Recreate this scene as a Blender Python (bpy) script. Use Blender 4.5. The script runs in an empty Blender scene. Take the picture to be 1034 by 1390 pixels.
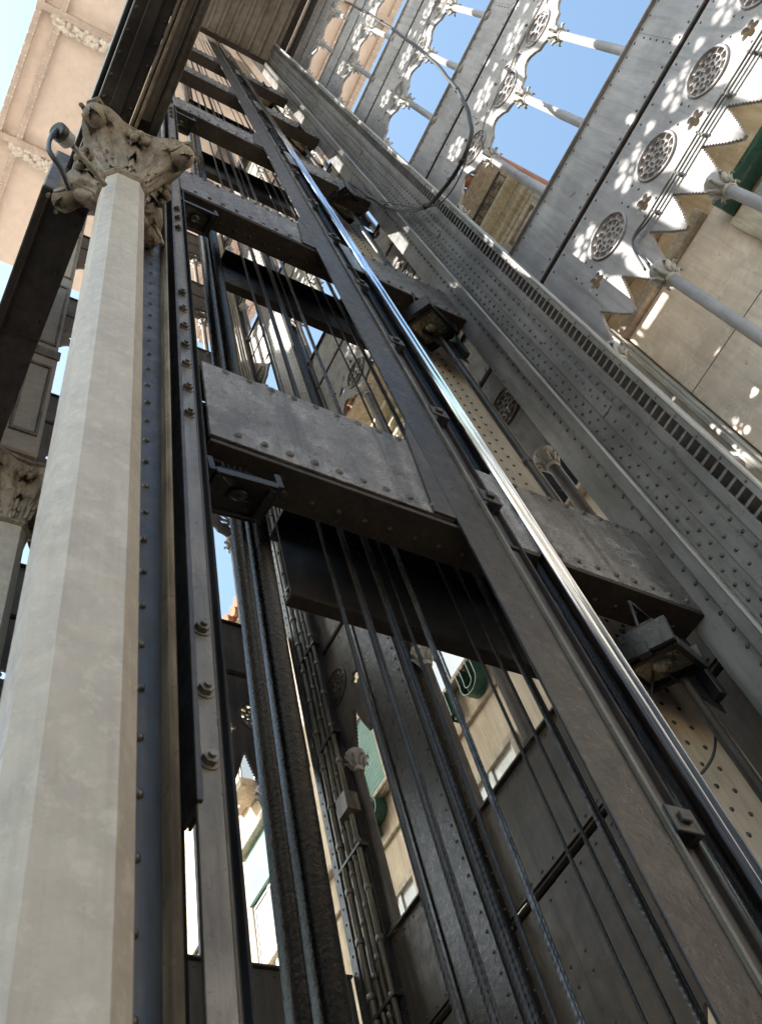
import bpy, math, random
from mathutils import Vector, Matrix
random.seed(7)
S = bpy.context.scene
COL = S.collection
rad = math.radians
PI = math.pi

# ------------------------------------------------------------------ camera
cam_d = bpy.data.cameras.new('camera')
cam = bpy.data.objects.new('camera', cam_d)
COL.objects.link(cam)
cam_d.sensor_fit = 'HORIZONTAL'
cam_d.sensor_width = 36.0
cam_d.lens = 45.13
cam_d.shift_y = -0.0451
cam_d.clip_start = 0.05
cam_d.clip_end = 400
cx = Vector((0.86420522, -0.45920123, -0.20562968))
cy = -Vector((0.31619396, 0.8135793, -0.48796527))
cz = -Vector((0.3913703, 0.35668327, 0.84829613))
cam.matrix_world = Matrix(((cx.x, cy.x, cz.x, 0), (cx.y, cy.y, cz.y, 0), (cx.z, cy.z, cz.z, 0), (0, 0, 0, 1)))
cam_d.dof.use_dof = True
cam_d.dof.focus_distance = 6.0
cam_d.dof.aperture_fstop = 11.0
S.camera = cam

# ------------------------------------------------------------------ world, sun, exposure
SUN_DIR = Vector((-3.72, 1.55, 3.5)).normalized()          # towards the sun
sun_el = math.asin(SUN_DIR.z)
sun_az = math.atan2(SUN_DIR.x, SUN_DIR.y)
W = bpy.data.worlds.new('World')
S.world = W
W.use_nodes = True
nt = W.node_tree
sky = nt.nodes.new('ShaderNodeTexSky')
sky.sky_type = 'NISHITA'
sky.sun_disc = False
sky.sun_elevation = sun_el
sky.sun_rotation = sun_az
sky.air_density = 1.0
sky.dust_density = 3.0
sky.ozone_density = 0.0
bg = nt.nodes['Background']
tint = nt.nodes.new('ShaderNodeMix'); tint.data_type = 'RGBA'; tint.blend_type = 'MULTIPLY'
tint.inputs[0].default_value = 1.0
tint.inputs[7].default_value = (0.93, 1.05, 1.0, 1)
nt.links.new(sky.outputs[0], tint.inputs[6])
nt.links.new(tint.outputs[2], bg.inputs[0])
bg.inputs[1].default_value = 0.15
sl = bpy.data.lights.new('sun', 'SUN')
sl.energy = 5.0
sl.angle = rad(0.5)
sl.color = (1.0, 0.95, 0.87)
so = bpy.data.objects.new('sun', sl)
COL.objects.link(so)
so.rotation_euler = SUN_DIR.to_track_quat('Z', 'Y').to_euler()
S.view_settings.view_transform = 'Standard'
S.view_settings.look = 'None'
S.view_settings.exposure = 1.6
S.view_settings.gamma = 1.0
S.render.engine = 'CYCLES'
S.cycles.max_bounces = 8
S.cycles.diffuse_bounces = 5

# ------------------------------------------------------------------ materials
def new_mat(name):
    m = bpy.data.materials.new(name)
    m.use_nodes = True
    return m, m.node_tree, m.node_tree.nodes['Principled BSDF']

def ramp(nt, fac, stops):
    r = nt.nodes.new('ShaderNodeValToRGB')
    while len(r.color_ramp.elements) < len(stops):
        r.color_ramp.elements.new(0.5)
    for e, (p, c) in zip(r.color_ramp.elements, stops):
        e.position = p
        e.color = (c[0], c[1], c[2], 1) if hasattr(c, '__len__') else (c, c, c, 1)
    nt.links.new(fac, r.inputs[0])
    return r.outputs[0]

def noise(nt, vec, scale, detail=5, rough=0.6, dist=0.0):
    n = nt.nodes.new('ShaderNodeTexNoise')
    n.inputs['Scale'].default_value = scale
    n.inputs['Detail'].default_value = detail
    n.inputs['Roughness'].default_value = rough
    n.inputs['Distortion'].default_value = dist
    nt.links.new(vec, n.inputs['Vector'])
    return n.outputs[0]

def mix(nt, fac, a, b, mode='MIX'):
    m = nt.nodes.new('ShaderNodeMix')
    m.data_type = 'RGBA'
    m.blend_type = mode
    if isinstance(fac, (int, float)):
        m.inputs[0].default_value = fac
    else:
        nt.links.new(fac, m.inputs[0])
    for k, v in ((6, a), (7, b)):
        if isinstance(v, (tuple, list)):
            m.inputs[k].default_value = (*v[:3], 1)
        else:
            nt.links.new(v, m.inputs[k])
    return m.outputs[2]

def coords(nt, scale=(1, 1, 1)):
    g = nt.nodes.new('ShaderNodeNewGeometry')
    mp = nt.nodes.new('ShaderNodeMapping')
    mp.inputs['Scale'].default_value = scale
    nt.links.new(g.outputs['Position'], mp.inputs['Vector'])
    return mp.outputs[0]

def weathered(name, base, dark, spot=None, rough=0.5, metal=0.0, scale=2.0, spot_amt=0.62,
              streak=0.5, bump=0.15, speck=None, spec=0.5, fine=40, rvar=0.15, light=None, grime=0.0):
    """painted or bare metal / plaster with stains, vertical streaks, rust spots and fine speckle"""
    m, nt, b = new_mat(name)
    v = coords(nt)
    vs = coords(nt, (1, 1, 0.12))
    n1 = noise(nt, v, scale, 6, 0.65, 0.3)
    c = ramp(nt, n1, [(0.34, dark), (0.62, base)])
    n2 = noise(nt, vs, scale * 7, 5, 0.6)
    s = ramp(nt, n2, [(0.35, 1 - streak), (0.65, 1.0)])
    c = mix(nt, 1.0, c, s, 'MULTIPLY')
    if light:
        nl = noise(nt, v, scale * 3.1, 5, 0.7)
        f = ramp(nt, nl, [(0.52, 0.0), (0.68, 0.8)])
        c = mix(nt, f, c, light)
    if spot:
        n3 = noise(nt, v, scale * 4.3, 7, 0.75, 0.2)
        f = ramp(nt, n3, [(spot_amt, 0.0), (spot_amt + 0.07, 1.0)])
        c = mix(nt, f, c, spot)
    if grime:
        vg = coords(nt, (1, 1, 0.05))
        ng = noise(nt, vg, scale * 5 + 4, 6, 0.7)
        fg = ramp(nt, ng, [(0.50, 0.0), (0.64, grime)])
        c = mix(nt, fg, c, (dark[0] * .3, dark[1] * .27, dark[2] * .24))
        ng2 = noise(nt, v, 26, 5, 0.75)
        fg2 = ramp(nt, ng2, [(0.63, 0.0), (0.67, min(1, grime * 1.2))])
        c = mix(nt, fg2, c, (dark[0] * .35, dark[1] * .25, dark[2] * .18))
    if speck:
        n4 = noise(nt, v, 75, 3, 0.7)
        f = ramp(nt, n4, [(0.56, 0.0), (0.62, 0.8)])
        c = mix(nt, f, c, speck)
    nt.links.new(c, b.inputs['Base Color'])
    b.inputs['Metallic'].default_value = metal
    b.inputs['Specular IOR Level'].default_value = spec
    nr = noise(nt, v, scale * 6, 5, 0.7)
    r = ramp(nt, nr, [(0.3, max(0.03, rough - rvar)), (0.7, min(1, rough + rvar))])
    nt.links.new(r, b.inputs['Roughness'])
    if bump:
        nb = noise(nt, v, fine, 5, 0.7)
        bm = nt.nodes.new('ShaderNodeBump')
        bm.inputs['Strength'].default_value = bump
        bm.inputs['Distance'].default_value = 0.02
        nt.links.new(nb, bm.inputs['Height'])
        nt.links.new(bm.outputs[0], b.inputs['Normal'])
    return m

M = {}
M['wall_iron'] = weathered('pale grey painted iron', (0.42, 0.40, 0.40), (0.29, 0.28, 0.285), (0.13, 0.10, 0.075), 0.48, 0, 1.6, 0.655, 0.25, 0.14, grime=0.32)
M['pier_iron'] = weathered('blue grey painted iron', (0.21, 0.205, 0.20), (0.115, 0.11, 0.105), (0.085, 0.058, 0.04), 0.38, 0, 1.4, 0.63, 0.35, 0.14, grime=0.45)
M['trim_iron'] = weathered('light edge paint', (0.50, 0.48, 0.44), (0.36, 0.34, 0.31), None, 0.5, 0, 2, 0.7, 0.3, 0.05)
M['beam_iron'] = weathered('mottled beam steel', (0.32, 0.285, 0.25), (0.13, 0.108, 0.088), (0.09, 0.048, 0.028), 0.30, 0.25, 1.5, 0.60, 0.45, 0.35, (0.025, 0.02, 0.018), 0.8, 70, 0.15, (0.40, 0.37, 0.34), grime=0.6)
M['dark_iron'] = weathered('dark greasy iron', (0.075, 0.066, 0.06), (0.035, 0.031, 0.03), (0.11, 0.06, 0.035), 0.42, 0.1, 3, 0.66, 0.4, 0.15)
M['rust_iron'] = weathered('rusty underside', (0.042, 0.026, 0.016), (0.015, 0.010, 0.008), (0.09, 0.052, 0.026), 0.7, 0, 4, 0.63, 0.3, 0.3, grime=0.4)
M['rivet_dark'] = weathered('dark rivet iron', (0.10, 0.095, 0.09), (0.05, 0.045, 0.04), None, 0.35, 0.3, 8, 0.7, 0.2, 0)
M['grease'] = weathered('oily black rail', (0.016, 0.015, 0.016), (0.007, 0.007, 0.008), (0.035, 0.02, 0.012), 0.22, 0.0, 12, 0.68, 0.3, 0.30, None, 0.5, 55)
M['bar_iron'] = weathered('worn guide bar', (0.25, 0.22, 0.175), (0.13, 0.112, 0.088), (0.10, 0.06, 0.035), 0.36, 0.2, 3, 0.64, 0.4, 0.10, grime=0.45)
M['post_iron'] = weathered('dark slate paint', (0.058, 0.054, 0.052), (0.028, 0.026, 0.025), (0.08, 0.045, 0.026), 0.40, 0, 2, 0.61, 0.3, 0.12, grime=0.4)
M['channel_iron'] = weathered('matte brown black iron', (0.036, 0.030, 0.026), (0.017, 0.014, 0.012), (0.09, 0.055, 0.032), 0.36, 0.1, 3, 0.66, 0.3, 0.25, None, 0.6, 30, 0.15, (0.065, 0.053, 0.043), grime=0.35)
M['column_cream'] = weathered('cream painted cast iron', (0.46, 0.41, 0.34), (0.37, 0.33, 0.275), (0.07, 0.038, 0.025), 0.45, 0, 7, 0.685, 0.04, 0.22, None, 0.4, 18, 0.15, (0.51, 0.465, 0.39), grime=0.10)
M['capital_cream'] = weathered('grimy cream cast iron', (0.34, 0.29, 0.225), (0.17, 0.14, 0.105), (0.07, 0.05, 0.035), 0.6, 0, 7, 0.58, 0.2, 0.25, grime=0.5)
M['beige'] = weathered('beige painted post', (0.84, 0.68, 0.50), (0.72, 0.57, 0.41), (0.2, 0.12, 0.07), 0.5, 0, 3, 0.72, 0.2, 0.06, grime=0.15)
M['cable'] = weathered('steel rope', (0.045, 0.04, 0.036), (0.014, 0.013, 0.012), None, 0.45, 0.15, 20, 0.7, 0.3, 0)
M['rubber'] = weathered('black rubber', (0.025, 0.025, 0.027), (0.015, 0.015, 0.016), None, 0.4, 0, 20, 0.7, 0.1, 0)
M['lamp_case'] = weathered('black lamp housing', (0.022, 0.021, 0.02), (0.012, 0.012, 0.012), (0.08, 0.05, 0.03), 0.35, 0.2, 9, 0.70, 0.2, 0.05)
M['reflector'] = weathered('dusty reflector glass', (0.62, 0.56, 0.40), (0.34, 0.30, 0.20), None, 0.22, 0.6, 6, 0.6, 0.1, 0.12, None, 0.8, 25)
M['pink'] = weathered('pink plaster soffit', (0.86, 0.74, 0.66), (0.78, 0.66, 0.585), (0.66, 0.55, 0.47), 0.8, 0, 0.35, 0.66, 0.10, 0.05, grime=0.08)
M['soffit_rib'] = weathered('grey pink rib', (0.66, 0.55, 0.48), (0.55, 0.45, 0.40), (0.3, 0.2, 0.15), 0.7, 0, 1.5, 0.68, 0.2, 0.1)
M['ornament'] = weathered('white cast ornament', (0.90, 0.85, 0.80), (0.66, 0.59, 0.52), None, 0.7, 0, 3, 0.7, 0.1, 0.5, None, 0.5, 12)
M['board'] = weathered('brown grey boards', (0.28, 0.245, 0.20), (0.15, 0.13, 0.105), (0.08, 0.06, 0.04), 0.6, 0, 1.2, 0.64, 0.3, 0.1)
M['tan'] = weathered('warm tan render', (0.68, 0.56, 0.43), (0.56, 0.45, 0.33), (0.33, 0.25, 0.17), 0.9, 0, 1.0, 0.64, 0.22, 0.2, None, 0.3, 18, 0.1, (0.74, 0.64, 0.50), grime=0.3)
M['plaster'] = weathered('tan plaster', (0.68, 0.54, 0.36), (0.56, 0.43, 0.28), (0.40, 0.31, 0.21), 0.9, 0, 1.2, 0.66, 0.25, 0.16, None, 0.3, 20, 0.1, (0.74, 0.62, 0.45), grime=0.22)
M['stone'] = weathered('mottled pinkish stone', (0.88, 0.75, 0.63), (0.70, 0.58, 0.48), (0.34, 0.26, 0.21), 0.9, 0, 1.5, 0.63, 0.10, 0.35, None, 0.3, 25, 0.1, (0.92, 0.82, 0.72), grime=0.16)
M['stone_trim'] = weathered('grey stone trim', (0.62, 0.54, 0.43), (0.42, 0.35, 0.27), (0.20, 0.17, 0.11), 0.9, 0, 2.5, 0.66, 0.3, 0.25, grime=0.3)
M['moss'] = weathered('mossy stone', (0.60, 0.53, 0.40), (0.40, 0.35, 0.22), (0.20, 0.19, 0.08), 0.9, 0, 3, 0.60, 0.3, 0.3, grime=0.3)
M['terracotta'] = weathered('terracotta tile', (0.50, 0.22, 0.13), (0.36, 0.16, 0.10), (0.25, 0.18, 0.13), 0.8, 0, 3, 0.66, 0.2, 0.1)
M['green'] = weathered('green enamel', (0.035, 0.13, 0.085), (0.022, 0.085, 0.055), None, 0.35, 0, 3, 0.7, 0.2, 0.02)
M['shutter'] = weathered('pale green shutter', (0.22, 0.40, 0.34), (0.17, 0.32, 0.27), None, 0.5, 0, 2, 0.7, 0.15, 0.03)
M['white'] = weathered('white paint', (0.80, 0.80, 0.77), (0.66, 0.65, 0.61), None, 0.5, 0, 3, 0.7, 0.15, 0.03)
M['ironwork'] = weathered('black ironwork', (0.03, 0.03, 0.033), (0.02, 0.02, 0.02), None, 0.5, 0, 5, 0.7, 0.1, 0)
M['asphalt'] = weathered('dark street surface', (0.060, 0.055, 0.05), (0.04, 0.037, 0.034), None, 0.85, 0, 1.0, 0.66, 0.0, 0.2)
M['paving'] = weathered('pale stone paving', (0.50, 0.46, 0.41), (0.40, 0.37, 0.33), (0.3, 0.28, 0.25), 0.85, 0, 1.0, 0.66, 0.0, 0.2)

M['shiny_cable'] = weathered('bright steel rope', (0.20, 0.195, 0.19), (0.06, 0.057, 0.054), None, 0.34, 0.5, 20, 0.7, 0.3, 0)
M['shaded_iron'] = weathered('grimy wall iron with shade painted in', (0.115, 0.094, 0.076), (0.055, 0.044, 0.035), (0.10, 0.055, 0.03), 0.5, 0, 1.6, 0.62, 0.3, 0.15, grime=0.45)  # wall iron darkened to brown, the shaft's shade put into its colour
M['dull_glass'] = weathered('dark lamp glass', (0.06, 0.055, 0.045), (0.03, 0.027, 0.022), (0.14, 0.09, 0.04), 0.2, 0.1, 6, 0.64, 0.1, 0.05)  # darker glass for the compact left floodlights
def glass_mat(name, c, rough=0.06):
    m, nt, b = new_mat(name)
    b.inputs['Base Color'].default_value = (*c, 1)
    b.inputs['Roughness'].default_value = rough
    b.inputs['Specular IOR Level'].default_value = 1.0
    v = coords(nt)
    n = noise(nt, v, 3, 2, 0.5)
    bm = nt.nodes.new('ShaderNodeBump')
    bm.inputs['Strength'].default_value = 0.06
    nt.links.new(n, bm.inputs['Height'])
    nt.links.new(bm.outputs[0], b.inputs['Normal'])
    return m
M['glass'] = glass_mat('window glass with sky painted in', (0.04, 0.13, 0.34))  # blue base colour stands in for the sky's reflection
M['blind'] = weathered('pale blind behind glass', (0.52, 0.54, 0.55), (0.44, 0.46, 0.47), None, 0.25, 0, 1, 0.7, 0.1, 0)
M['dark_glass'] = glass_mat('dark window glass', (0.02, 0.025, 0.028))

def steel_mat():
    m, nt, b = new_mat('polished rail steel')
    v = coords(nt, (1, 1, 0.01))
    n = noise(nt, v, 160, 4, 0.7)
    c = ramp(nt, n, [(0.38, (0.26, 0.30, 0.38)), (0.56, (0.68, 0.76, 0.90))])
    nt.links.new(c, b.inputs['Base Color'])
    b.inputs['Metallic'].default_value = 1.0
    v2 = coords(nt, (1, 1, 0.3))
    n2 = noise(nt, v2, 9, 4, 0.6)
    r = ramp(nt, n2, [(0.3, 0.07), (0.7, 0.20)])
    nt.links.new(r, b.inputs['Roughness'])
    bm = nt.nodes.new('ShaderNodeBump')
    bm.inputs['Strength'].default_value = 0.015
    nt.links.new(n, bm.inputs['Height'])
    nt.links.new(bm.outputs[0], b.inputs['Normal'])
    return m
M['steel'] = steel_mat()

# ------------------------------------------------------------------ mesh builder
RV = random.Random(3)
class MB:
    def __init__(s):
        s.v = []; s.f = []; s.mi = []; s.sm = []
    def add(s, vs, fs, mi=0, smooth=False):
        o = len(s.v)
        s.v.extend([tuple(p) for p in vs])
        for f in fs:
            s.f.append([i + o for i in f]); s.mi.append(mi); s.sm.append(smooth)
        return s
    def box(s, x0, x1, y0, y1, z0, z1, c=0.003, mi=0):
        if x1 < x0: x0, x1 = x1, x0
        if y1 < y0: y0, y1 = y1, y0
        if z1 < z0: z0, z1 = z1, z0
        c = min(c, (x1 - x0) * .3, (y1 - y0) * .3, (z1 - z0) * .3)
        if c <= 1e-5:
            vs = [(x, y, z) for z in (z0, z1) for y in (y0, y1) for x in (x0, x1)]
            return s.add(vs, [(0, 2, 3, 1), (4, 5, 7, 6), (0, 1, 5, 4), (2, 6, 7, 3), (0, 4, 6, 2), (1, 3, 7, 5)], mi)
        vs = []; idx = {}
        lim = ((x0, x1), (y0, y1), (z0, z1))
        for a in (0, 1):
            for b in (0, 1):
                for d in (0, 1):
                    sg = (a, b, d)
                    for ax in range(3):
                        p = []
                        for k in range(3):
                            base = lim[k][sg[k]]
                            inn = base + (c if sg[k] == 0 else -c)
                            p.append(base if k == ax else inn)
                        idx[(sg, ax)] = len(vs); vs.append(tuple(p))
        fs = []
        for ax in range(3):
            o = [k for k in range(3) if k != ax]
            for side in (0, 1):
                q = []
                for (u, w) in ((0, 0), (1, 0), (1, 1), (0, 1)):
                    sg = [0, 0, 0]; sg[ax] = side; sg[o[0]] = u; sg[o[1]] = w
                    q.append(idx[(tuple(sg), ax)])
                fs.append(q)
            for u in (0, 1):
                for w in (0, 1):
                    a0 = [0, 0, 0]; a0[ax] = 0; a0[o[0]] = u; a0[o[1]] = w
                    a1 = list(a0); a1[ax] = 1
                    fs.append([idx[(tuple(a0), o[0])], idx[(tuple(a1), o[0])], idx[(tuple(a1), o[1])], idx[(tuple(a0), o[1])]])
        for a in (0, 1):
            for b in (0, 1):
                for d in (0, 1):
                    fs.append([idx[((a, b, d), k)] for k in range(3)])
        return s.add(vs, fs, mi)
    def tube(s, pts, r, n=8, mi=0, smooth=True, cap=True):
        pts = [Vector(p) for p in pts]
        rs = r if hasattr(r, '__len__') else [r] * len(pts)
        vs = []; fs = []
        prev = None
        for i, p in enumerate(pts):
            d = (pts[min(i + 1, len(pts) - 1)] - pts[max(i - 1, 0)]).normalized()
            if prev is None:
                a = Vector((0, 0, 1)) if abs(d.z) < .9 else Vector((1, 0, 0))
                u = d.cross(a).normalized()
            else:
                u = (prev - d * prev.dot(d)).normalized()
            prev = u
            w = d.cross(u)
            for k in range(n):
                t = 2 * PI * k / n
                vs.append(p + (u * math.cos(t) + w * math.sin(t)) * rs[i])
        for i in range(len(pts) - 1):
            for k in range(n):
                a = i * n + k; b = i * n + (k + 1) % n
                fs.append((a, b, b + n, a + n))
        s.add(vs, fs, mi, smooth)
        if cap:
            o = len(s.v) - len(vs)
            s.f.append([o + k for k in range(n)][::-1]); s.mi.append(mi); s.sm.append(False)
            s.f.append([o + (len(pts) - 1) * n + k for k in range(n)]); s.mi.append(mi); s.sm.append(False)
        return s
    def rivet(s, p, nrm, r=0.018, h=0.011, mi=0):
        p = Vector(p); nrm = Vector(nrm)
        a = Vector((0, 0, 1)) if abs(nrm.z) < .9 else Vector((1, 0, 0))
        u = nrm.cross(a).normalized(); w = nrm.cross(u)
        vs = []
        n = 7
        q_ = RV.random(); r = r * (.88 + .22 * q_); h = h * (.8 + .35 * RV.random())
        p = p + u * (RV.random() - .5) * .004 + w * (RV.random() - .5) * .004
        for rr, hh in ((r, 0), (r * .72, h * .72)):
            for k in range(n):
                t = 2 * PI * k / n
                vs.append(p + (u * math.cos(t) + w * math.sin(t)) * rr + nrm * hh)
        vs.append(p + nrm * h)
        fs = []
        for k in range(n):
            k2 = (k + 1) % n
            fs.append((k, k2, n + k2, n + k)); fs.append((n + k, n + k2, 2 * n))
        return s.add(vs, fs, mi, True)
    def hexbolt(s, p, nrm, r=0.02, h=0.018, mi=0):
        p = Vector(p); nrm = Vector(nrm)
        rings = [(r * 1.25, 0, 14), (r * 1.25, h * .18, 14)]
        s.tube([p, p + nrm * h * .2], r * 1.35, 14, mi, False)
        s.tube([p + nrm * h * .2, p + nrm * h], r, 6, mi, False)
        s.tube([p + nrm * h, p + nrm * h * 1.5], r * .5, 8, mi, False)
        return s
    def lathe(s, cx, cy, prof, n=16, mi=0, smooth=True):
        vs = []; fs = []
        for (r, z) in prof:
            for k in range(n):
                t = 2 * PI * k / n
                vs.append((cx + r * math.cos(t), cy + r * math.sin(t), z))
        for i in range(len(prof) - 1):
            for k in range(n):
                a = i * n + k; b = i * n + (k + 1) % n
                fs.append((a, b, b + n, a + n))
        fs.append([k for k in range(n)][::-1]); fs.append([(len(prof) - 1) * n + k for k in range(n)])
        return s.add(vs, fs, mi, smooth)
    def sphere(s, c, r, sx=1, sy=1, sz=1, n=12, m=8, mi=0):
        vs = []; fs = []
        for j in range(m + 1):
            ph = PI * j / m
            for k in range(n):
                t = 2 * PI * k / n
                vs.append((c[0] + sx * r * math.sin(ph) * math.cos(t), c[1] + sy * r * math.sin(ph) * math.sin(t), c[2] + sz * r * math.cos(ph)))
        for j in range(m):
            for k in range(n):
                a = j * n + k; b = j * n + (k + 1) % n
                fs.append((a, a + n, b + n, b))
        return s.add(vs, fs, mi, True)
    def xf(s, fn, start=0):
        s.v[start:] = [tuple(fn(Vector(p))) for p in s.v[start:]]
        return s
    def mesh(s, name, mats, off=(0, 0, 0)):
        me = bpy.data.meshes.new(name)
        ox, oy, oz = off
        me.from_pydata([(x - ox, y - oy, z - oz) for x, y, z in s.v], [], s.f)
        for m in mats: me.materials.append(m)
        me.polygons.foreach_set('material_index', s.mi)
        me.polygons.foreach_set('use_smooth', s.sm)
        me.update()
        return me

def smooth_path(P, n=5):
    P = [Vector(p) for p in P]; out = []
    for i in range(len(P) - 1):
        p0 = P[max(i - 1, 0)]; p1 = P[i]; p2 = P[i + 1]; p3 = P[min(i + 2, len(P) - 1)]
        for k in range(n):
            t = k / n
            out.append(.5 * ((2 * p1) + (-p0 + p2) * t + (2 * p0 - 5 * p1 + 4 * p2 - p3) * t * t + (-p0 + 3 * p1 - 3 * p2 + p3) * t ** 3))
    out.append(P[-1]); return out

def tag(o, label=None, cat=None, group=None, kind=None):
    if label: o['label'] = label
    if cat: o['category'] = cat
    if group: o['group'] = group
    if kind: o['kind'] = kind
    return o

def thing(name, label, cat, loc=(0, 0, 0), group=None):
    o = bpy.data.objects.new(name, None)
    o.empty_display_size = 0.2
    COL.objects.link(o)
    o.location = loc
    return tag(o, label, cat, group)

BASE = {}
def worldloc(o):
    v = Vector(o.location)
    p = o.parent
    while p: v += Vector(p.location); p = p.parent
    return v

def part(name, mb, mats, parent=None, label=None):
    """links the builder's geometry (given in world coordinates) as one mesh under its parent"""
    if not isinstance(mats, (list, tuple)): mats = [mats]
    off = worldloc(parent) if parent else Vector((0, 0, 0))
    me = mb.mesh(name, mats, off) if isinstance(mb, MB) else mb
    o = bpy.data.objects.new(name, me)
    COL.objects.link(o)
    if parent: o.parent = parent
    if label: o['label'] = label
    return o

def solo(name, mb, mats, label, cat, group=None, origin=None):
    if not isinstance(mats, (list, tuple)): mats = [mats]
    if origin is None: origin = mb.v[0]
    o = bpy.data.objects.new(name, mb.mesh(name, mats, origin))
    o.location = origin
    COL.objects.link(o)
    return tag(o, label, cat, group)

def dup(root, dloc, label):
    def cp(o, par):
        c = o.copy()
        COL.objects.link(c)
        if par: c.parent = par
        for ch in [q for q in COL.objects if q.parent == o]:
            cp(ch, c)
        return c
    c = cp(root, None)
    c.location = Vector(root.location) + Vector(dloc)
    c['label'] = label
    return c

G = -1.6            # ground level; the camera stands at eye height, z = 0
LV = [4.14 + 4.19 * k for k in range(5)]     # tops of the crossbeams
SL = {-1: 3.57, 0: 7.73, 1: 11.9, 2: 15.95, 3: 19.95, 4: 24.0}   # floor slits of the arcades
ORD = ['lowest', 'second', 'third', 'fourth', 'fifth']
ORD6 = {-1: 'lowest', 0: 'second', 1: 'third', 2: 'fourth', 3: 'fifth', 4: 'topmost'}
# ================================================================== THE SETTING
g = MB().box(-60, 60, -60, 60, G - 0.3, G, 0)
o = part('ground', g, M['paving']); tag(o, kind='structure')
g = MB().box(-7.9, 30, -12, 30, G + .004, G + .008, 0)
o = part('street', g, M['asphalt']); tag(o, kind='structure')

# ================================================================== ARCADE PANELS (cast iron walls)
def poly_mesh(name, polys, thick):
    cu = bpy.data.curves.new(name, 'CURVE')
    cu.dimensions = '2D'; cu.fill_mode = 'BOTH'; cu.extrude = thick / 2
    for P in polys:
        sp = cu.splines.new('POLY')
        sp.points.add(len(P) - 1)
        for i, (x, y) in enumerate(P): sp.points[i].co = (x, y, 0, 1)
        sp.use_cyclic_u = True
    ob = bpy.data.objects.new(name, cu)
    COL.objects.link(ob)
    dg = bpy.context.evaluated_depsgraph_get()
    dg.update()
    me = bpy.data.meshes.new_from_object(ob.evaluated_get(dg))
    vs = [tuple(v.co) for v in me.vertices]; fs = [list(p.vertices) for p in me.polygons]
    bpy.data.objects.remove(ob); bpy.data.curves.remove(cu); bpy.data.meshes.remove(me)
    return vs, fs

def oval(cx, cy, rx, ry, rot=0, n=12):
    out = []
    for k in range(n):
        t = 2 * PI * k / n
        x = rx * math.cos(t); y = ry * math.sin(t)
        out.append((cx + x * math.cos(rot) - y * math.sin(rot), cy + x * math.sin(rot) + y * math.cos(rot)))
    return out

def foil(cx, cy, r, lobes, n=40, amp=0.3, ph=0):
    return [(cx + r * (1 - amp + amp * abs(math.cos(lobes * (2 * PI * k / n) / 2 + ph)) * 1.6) * math.cos(2 * PI * k / n),
             cy + r * (1 - amp + amp * abs(math.cos(lobes * (2 * PI * k / n) / 2 + ph)) * 1.6) * math.sin(2 * PI * k / n)) for k in range(n)]

def serrate(a, b, step=0.03, amp=0.011, sign=1):
    a = Vector(a); b = Vector(b)
    L = (b - a).length; n = max(1, int(L / step))
    d = (b - a) / n; nn = Vector((-d.y, d.x)).normalized() * amp * sign
    out = []
    for i in range(n):
        out.append(tuple(a + d * i)); out.append(tuple(a + d * (i + .5) + nn))
    return out

def rosette_dense(u, v):
    P = []
    for k in range(12):
        t = 2 * PI * k / 12
        P.append(oval(u + .172 * math.cos(t), v + .172 * math.sin(t), .035, .040, t, 10))
    for k in range(12):
        t = 2 * PI * (k + .5) / 12
        P.append(oval(u + .112 * math.cos(t), v + .112 * math.sin(t), .027, .025, t, 9))
    for k in range(6):
        t = 2 * PI * k / 6
        P.append(oval(u + .063 * math.cos(t), v + .063 * math.sin(t), .018, .027, t, 8))
    P.append(oval(u, v, .036, .036, 0, 10))
    return P

def rosette_petal(u, v):
    P = []
    for k in range(6):
        t = 2 * PI * (k + .5) / 6
        P.append(oval(u + .118 * math.cos(t), v + .118 * math.sin(t), .064, .048, t, 14))
    for k in range(6):
        t = 2 * PI * k / 6
        P.append(oval(u + .172 * math.cos(t), v + .172 * math.sin(t), .016, .016, t, 6))
    P.append(oval(u, v, .030, .030, 0, 10))
    return P

def rosette_open(u, v):
    P = [oval(u + .150 * math.cos(2 * PI * (k + .5) / 6), v + .150 * math.sin(2 * PI * (k + .5) / 6), .092, .062, 2 * PI * (k + .5) / 6, 14) for k in range(6)]
    return P + [oval(u, v, .035, .035, 0, 10)]

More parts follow.
